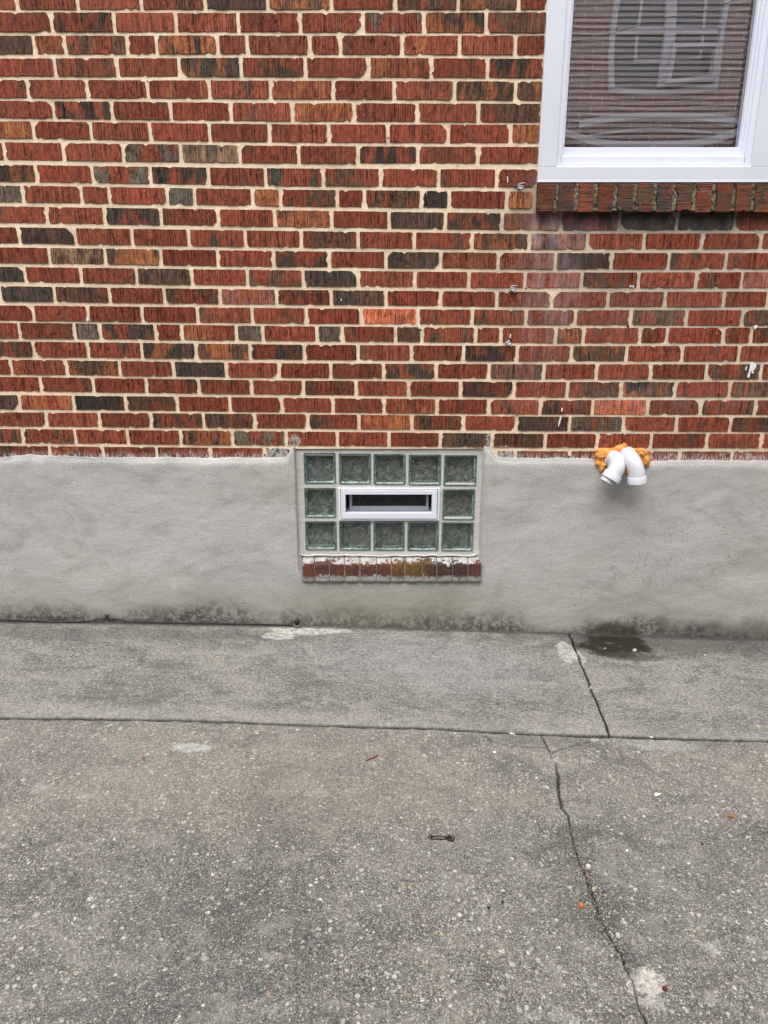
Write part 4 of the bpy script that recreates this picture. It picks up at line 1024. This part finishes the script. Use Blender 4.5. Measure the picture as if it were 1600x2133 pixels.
pipe('vent_pipe', [(1305, 947, .03), (1306, 948, -.01), (1308, 950, -.045), (1314, 956, -.072), (1321, 968, -.088), (1325.5, 984, -.094), (1327, 1006, -.096)], .0315, 'right white plastic pipe elbow pointing straight down from the wall')
pipe('vent_pipe', [(1274, 955, .03), (1276, 956, -.01), (1282, 958, -.04), (1286, 963, -.062), (1285, 974, -.076), (1279, 986, -.082), (1270.5, 999, -.086)], .0315, 'left white plastic pipe elbow turned down and to the left', stub=(-.006, .004, -.001))
def foam_material():
    m = M('expanding_foam'); p = m.pos(); n = m.noise(p, 40, 4, .6); n2 = m.noise(p, 170, 3, .6)
    c = m.mix(m.ramp(n, .35, .68), (.60, .23, .045), (.78, .38, .11)); c = m.mix(m.ramp(n2, .60, .74, 0, .8), c, (.20, .06, .015))
    return m.fin(c, .7, m.bump(m.addm(n, m.mul(n2, .4)), .7, .006), .3)
b = MB()
fo = G  # (unused)
for (qx, qy, rx, rz, Y) in ((1263, 946, 22, 12, -.008), (1294, 934, 12, 7, -.008), (1300, 927, 4, 5, -.005), (1244, 964, 6, 6, -.004), (1257, 971, 11, 13, -.006), (1337, 943, 13, 10, -.008), (1344, 958, 8, 14, -.008), (1300, 972, 16, 14, -.002)):
    c = W(qx, qy, Y); sc_ = 1 / 525; k = random.random() * 40
    nu, nv = 24, 14; vs = []
    for j in range(nv + 1):
        th = math.pi * j / nv
        for i in range(nu):
            a = 2 * math.pi * i / nu; d = np.array((math.sin(th) * math.cos(a), math.cos(th) * 1.0, math.sin(th) * math.sin(a)))
            r = 1 + .42 * (float(fbm(d[0] * 2.2 + k, d[2] * 2.2 + d[1] * 1.5 + k, 3)) - .47) * 2
            vs.append(c + d * np.array((rx * sc_, .022, rz * sc_)) * r)
    b.add(vs, [(j * nu + i, j * nu + (i + 1) % nu, (j + 1) * nu + (i + 1) % nu, (j + 1) * nu + i) for j in range(nv) for i in range(nu)])
b.prism([W(a, b_, -.0)[[0, 2]] for a, b_ in ((1243, 934), (1256, 936), (1290, 930), (1330, 934), (1344, 935), (1349, 948), (1347, 962), (1351, 968), (1340, 972), (1318, 984), (1296, 985), (1262, 985), (1250, 976), (1240, 964))], -.020, .012)
o = b.build('expanding_foam', foam_material(), None, smooth=True); rm = o.modifiers.new('merge', 'REMESH'); rm.mode = 'VOXEL'; rm.voxel_size = .0022; rm.use_smooth_shade = True; rs = o.modifiers.new('soft', 'SMOOTH'); rs.iterations = 5; rs.factor = .5; tag(o, 'lumpy orange expanding foam sealing the hole around the two white pipes', 'foam')
b = MB(); c = W(1300, 962, -.0135)
b.prism([W(a, b_, -.0)[[0, 2]] for a, b_ in ((1247, 936), (1342, 936), (1348, 958), (1340, 972), (1312, 985), (1296, 986), (1262, 984), (1250, 972), (1241, 962))], -.0135, .01)
b.build('pipe_hole', plain('hole_shadow_dirt', (.05, .022, .010), .95, .1, .3, 60), house)

# ------------------------------------------------------------------ cable at the foot of the wall
cp = [(-330, 1287), (-120, 1289), (0, 1291), (60, 1293), (120, 1295.5), (175, 1294.5), (205, 1290), (225, 1288.5), (245, 1290), (275, 1294.5), (340, 1296.5), (430, 1298), (520, 1299.5), (585, 1301.5), (612, 1302)]
b = MB(); b.tube(smooth_path([W(a, c, -.024) for a, c in cp], 90), .0031, 10)
o = b.build('cable', BLACK, None, smooth=True); tag(o, 'thin black cable lying along the foot of the rendered wall', 'cable')
c = W(222, 1283, -.02); b = MB(); b.box(c[0] - .006, c[0] + .006, -.026, -.008, c[2] - .006, c[2] + .006); b.tube([c + np.array((0, -.008, -.007)), c + np.array((0, -.012, 0)), c + np.array((0, -.008, .004))], .003, 8)
o = b.build('cable_clip', plain('rusty_clip', (.11, .045, .04), .7, .3, .3, 200), None, bevel=.0015); tag(o, 'small rusty reddish clip holding the black cable to the wall', 'clip')
c = W(619, 1301, -.03); root = empty('cable_plug', c); tag(root, 'black plug in a rusty clamp at the end of the cable', 'plug')
b = MB(); b.tube([(0, .004, .0), (0, .004, .012), (0, .004, .02), (0, .004, .0225)], [.0075, .0085, .007, .003], 16); b.build('plug', BLACK, root, smooth=True)
b = MB(); b.tube([(-.012, .012, -.001), (-.013, .0, -.003), (-.007, -.009, -.005), (.006, -.009, -.005), (.013, 0, -.003), (.012, .012, -.001)], .0042, 8); b.build('clamp', plain('corroded_clamp', (.16, .13, .09), .8, .3, .4, 150, .5), root, smooth=True)

# ------------------------------------------------------------------ wall anchors
labs = ['bent metal hook in the mortar just left of the brick window sill', 'bent metal hook in the mortar halfway down the brick wall', 'grey metal hook, lowest of the three in the mortar']
for (a, c, kk), lb in zip(((1080, 390, 0), (1064, 602, 0), (1055, 714, 1)), labs):
    p0 = W(a, c, -.002); b = MB()
    b.tube([(0, .01, 0), (.002, -.004, -.002), (.010, -.012, -.006), (.014, -.010, -.001), (.010, -.004, .0)], [.0045, .0055, .005, .004, .003], 10)
    if not kk: b.tube([(-.004, -.002, .008), (0, -.010, .0095), (.014, -.014, .012), (.022, -.012, .012)], .0018, 8); b.tube([(-.004, -.002, .008), (.002, -.012, .004), (.016, -.014, .001)], .0018, 8)
    else: b.tube([(-.010, -.002, -.004), (0, -.010, .001), (.010, -.010, .009)], [.0015, .0035, .003], 8)
    o = b.build('wall_hook', METAL, None, smooth=True, loc=None); o.location = p0; tag(o, lb, 'hook', 'metal hooks left in the mortar')

# ------------------------------------------------------------------ litter on the concrete
def chip(name, px_, py_, w_, h_, col, label, cat, th=.003, rot=0, n=7, group=None, rough=.7, jag=.35):
    c = G(px_, py_); b = MB(); poly = []
    for i in range(n):
        a = 2 * math.pi * i / n + random.uniform(-.25, .25); r = 1 + random.uniform(-jag, jag * .5)
        x, y = r * w_ / 2 * math.cos(a), r * h_ / 2 * math.sin(a); cr, sr = math.cos(rot), math.sin(rot)
        poly.append((x * cr - y * sr, x * sr + y * cr))
    v = [(x, y, .0006) for x, y in poly] + [(x * .9, y * .9, th) for x, y in poly]
    b.add(v, [tuple(range(n))[::-1], tuple(range(n, 2 * n))] + [(i, (i + 1) % n, n + (i + 1) % n, n + i) for i in range(n)])
    o = b.build(name, plain(name + '_surface', col, rough, .3, .15, 200, .3), None, bevel=.0006); o.location = c + np.array((0, 0, .001)); tag(o, label, cat, group); return o
chip('paint_chip', 1369, 1656, .024, .017, (.78, .80, .82), 'largest white paint chip, right of the crack on the driveway', 'paint chip', .002, .5, 5, rough=.5, jag=.25)
chip('paint_chip', 1306, 1773, .009, .010, (.78, .79, .80), 'small round white chip on the driveway right of the crack', 'paint chip', .003)
chip('paint_chip', 1031, 1577 - 9, .016, .009, (.75, .76, .78), 'white flake just below the curved crack by the path', 'paint chip', .002, -.2)
chip('paint_chip', 1067, 1529, .018, .008, (.74, .76, .80), 'white flake between the path edge and the curved crack', 'paint chip', .002, -.3)
chip('paint_chip', 1357, 1537, .012, .008, (.6, .62, .66), 'pale flake lying on the groove right of the slanted joint', 'paint chip', .003)
chip('brick_chip', 1211, 1889, .012, .016, (.62, .17, .045), 'bright orange brick chip beside the widest part of the crack', 'brick chip', .006, .1, 5, jag=.2)
chip('brick_chip', 1523, 1703, .016, .011, (.42, .13, .05), 'rusty orange brick chip near the right side of the driveway', 'brick chip', .006, 0, 6, jag=.2)
chip('brick_chip', 1224, 1829, .008, .008, (.45, .16, .08), 'small orange chip lodged in the crack', 'brick chip', .005, .4, 5)
chip('pebble', 1322, 1357, .018, .012, (.55, .50, .42), 'pale round pebble in the wet stain below the pipes', 'pebble', .009, .1, 9, jag=.1)
chip('pebble', 1260, 1352, .012, .006, (.45, .41, .34), 'small flat pebble at the left side of the wet stain', 'pebble', .004, .3, 8, jag=.15)
chip('pebble', 1469, 1366, .011, .007, (.55, .53, .48), 'small pale pebble on the dark path right of the wet stain', 'pebble', .005, .1, 8, jag=.15)
chip('pebble', 1579, 1516, .012, .018, (.45, .40, .30), 'tan pebble near the right edge of the path', 'pebble', .006, .2, 8, jag=.15)
chip('pebble', 1230, 1435, .009, .009, (.5, .5, .5), 'grey pebble caught in the slanted joint of the path', 'pebble', .008, .1, 8, jag=.15)
chip('pebble', 1225, 1810, .015, .013, (.60, .56, .50), 'whitish stone lying in the crack', 'pebble', .009, .2, 8, jag=.15)
chip('pebble', 1237, 1856, .011, .009, (.55, .45, .33), 'tan stone in the broken part of the crack', 'pebble', .008, .2, 8, jag=.15)
chip('pebble', 1287, 1952, .010, .015, (.55, .57, .62), 'bluish white stone at the lower end of the broken crack', 'pebble', .006, .1, 8, jag=.15)
chip('coal_piece', 1046, 1882, .006, .009, (.01, .01, .01), 'tiny black crumb right of another on the driveway', 'crumb', .005)
chip('coal_piece', 1018, 1893, .009, .006, (.02, .02, .02), 'tiny flat black crumb left of another on the driveway', 'crumb', .004)
chip('coal_piece', 1463, 1760, .008, .005, (.015, .015, .015), 'black crumb alone on the right of the driveway', 'crumb', .004)
chip('dry_leaf', 299, 1580, .012, .009, (.30, .13, .05), 'brown leaf scrap on the left of the driveway', 'leaf', .003)
chip('dry_leaf', 1385, 2062, .012, .013, (.09, .03, .02), 'dark red leaf scrap at the edge of the pale patch', 'leaf', .004)
# straw-like bits and the twig clump
def twigs(name, px_, py_, label, lines, col, cat, r=.0011):
    c = G(px_, py_); b = MB()
    for ln in lines: b.tube([(x, y, .0015 + z) for x, y, z in ln], r, 6)
    o = b.build(name, plain(name + '_bark', col, .9, .1, .3, 200), None, smooth=True); o.location = c; tag(o, label, cat)
twigs('dry_twig', 775, 1580, 'reddish brown sliver of wood on the driveway below the path', [[(-.018, -.012, 0), (0, -.002, .002), (.018, .012, .001)]], (.24, .10, .05), 'twig', .0022)
twigs('dry_twig', 873, 1613, 'short curved brown twig on the driveway, right of the wood sliver', [[(-.014, .002, 0), (0, -.004, .002), (.014, -.006, .001)]], (.26, .15, .09), 'twig', .0015)
ln = []
for _ in range(46):
    left = random.random() < .3
    cx_ = -.026 + random.gauss(0, .005) if left else .018 + random.gauss(0, .008); cy_ = random.gauss(.003 if left else 0, .006)
    a = random.random() * 6.28; L = random.uniform(.003, .009)
    ln.append([(cx_, cy_, random.uniform(0, .003)), (cx_ + L * .5 * math.cos(a) + .001, cy_ + L * .5 * math.sin(a), random.uniform(0, .005)), (cx_ + L * math.cos(a + .5), cy_ + L * math.sin(a + .5), random.uniform(0, .004))])
for s in (-1, 1): ln.append([(-.026, .004 * s, 0), (-.008, .006 * s, .002), (.012, .004 * s, .001)])
twigs('twig_clump', 920, 1747, 'dark clump of dried moss and twigs in the middle of the driveway', ln, (.035, .025, .016), 'twig clump', .0010)

# ------------------------------------------------------------------ house across the driveway (seen only as a reflection)
NY = -5.7
nb_house = empty('neighbour_house', (0, NY, 0)); tag(nb_house, 'brick house across the driveway, mirrored in the upper window', 'house')
b = MB(); b.box(-8, 9, -.3, 0, -.5, 4.75); b.build('wall', plain_brick('pale_brick', 1, (.40, .25, .22), (.32, .20, .18), (.65, .62, .58)), nb_house)
b = MB(); b.box(-8.2, 9.2, -.5, .25, 4.75, 4.9); b.build('eaves', WHITEP, nb_house)
wx0, wx1, wz0, wz1 = 2.40, 3.50, 3.44, 4.6
b = MB(); frame_boxes(b, wx0, wx1, wz0, wz1, .05, .05, .05, .08, .0, .06); b.box((wx0 + wx1) / 2 - .05, (wx0 + wx1) / 2 + .05, .001, .061, wz0 + .08, wz1 - .08); b.box(wx0 + .07, (wx0 + wx1) / 2 - .05, .002, .05, 3.98, 4.03); b.box((wx0 + wx1) / 2 + .05, wx1 - .07, .002, .05, 3.98, 4.03)
w2 = b.build('window', WHITEP, nb_house, bevel=.004)
b = MB(); b.box(wx0 + .07, wx1 - .07, .0005, .003, wz0 + .08, wz1 - .08); b.build('pane', plain('far_pane', (.10, .12, .13), .1, .6), w2)
b = MB(); frame_boxes(b, 2.95, 3.42, 3.52, 3.86, .035, .035, .035, .035, .062, .16); b.build('fan_frame', WHITEP, w2)
b = MB(); frame_boxes(b, 2.66, 3.3, 3.75, 4.4, .025, .025, .025, .025, .004, .02); b.build('inner_frame', WHITEP, w2)
# white trim below it, its bow added to mimic a warped reflection
def arc_strip(x0, x1, zc, rise, th, y0, y1):
    N = 20; v = []; 
    for i in range(N + 1):
        t = i / N; x = x0 + (x1 - x0) * t; z = zc + rise * (1 - (2 * t - 1) ** 2)
        for (yy, zz) in ((y0, z), (y1, z), (y1, z + th), (y0, z + th)): v.append((x, yy, zz))
    f = [(i * 4 + j, i * 4 + (j + 1) % 4, (i + 1) * 4 + (j + 1) % 4, (i + 1) * 4 + j) for i in range(N) for j in range(4)]
    return v, f
b = MB(); b.add(*arc_strip(2.1, 3.8, 3.10, .10, .06, .0, .10)); b.add(*arc_strip(1.9, 3.8, 3.02, -.13, .07, .0, .12)); b.add(*arc_strip(2.2, 3.7, 3.03, .06, .015, .0, .08))
b.build('added_bow_trim', WHITEP, nb_house)
for i, (za, zb_, xa) in enumerate(((3.4, 4.4, -.6), (3.0, 4.2, -.3), (3.75, 4.55, -1))):
    b = MB(); P = [np.array((xa + 5 * t, -3.6 - .2 * i, za + (zb_ - za) * t - .12 * math.sin(math.pi * t))) for t in np.linspace(0, 1, 20)]
    b.tube(P, .004, 6)
    o = b.build('overhead_cable', BLACK, None, smooth=True); tag(o, ['lowest overhead cable mirrored in the upper window', 'middle overhead cable mirrored in the upper window', 'highest overhead cable mirrored in the upper window'][i], 'cable', 'overhead cables mirrored in the window')
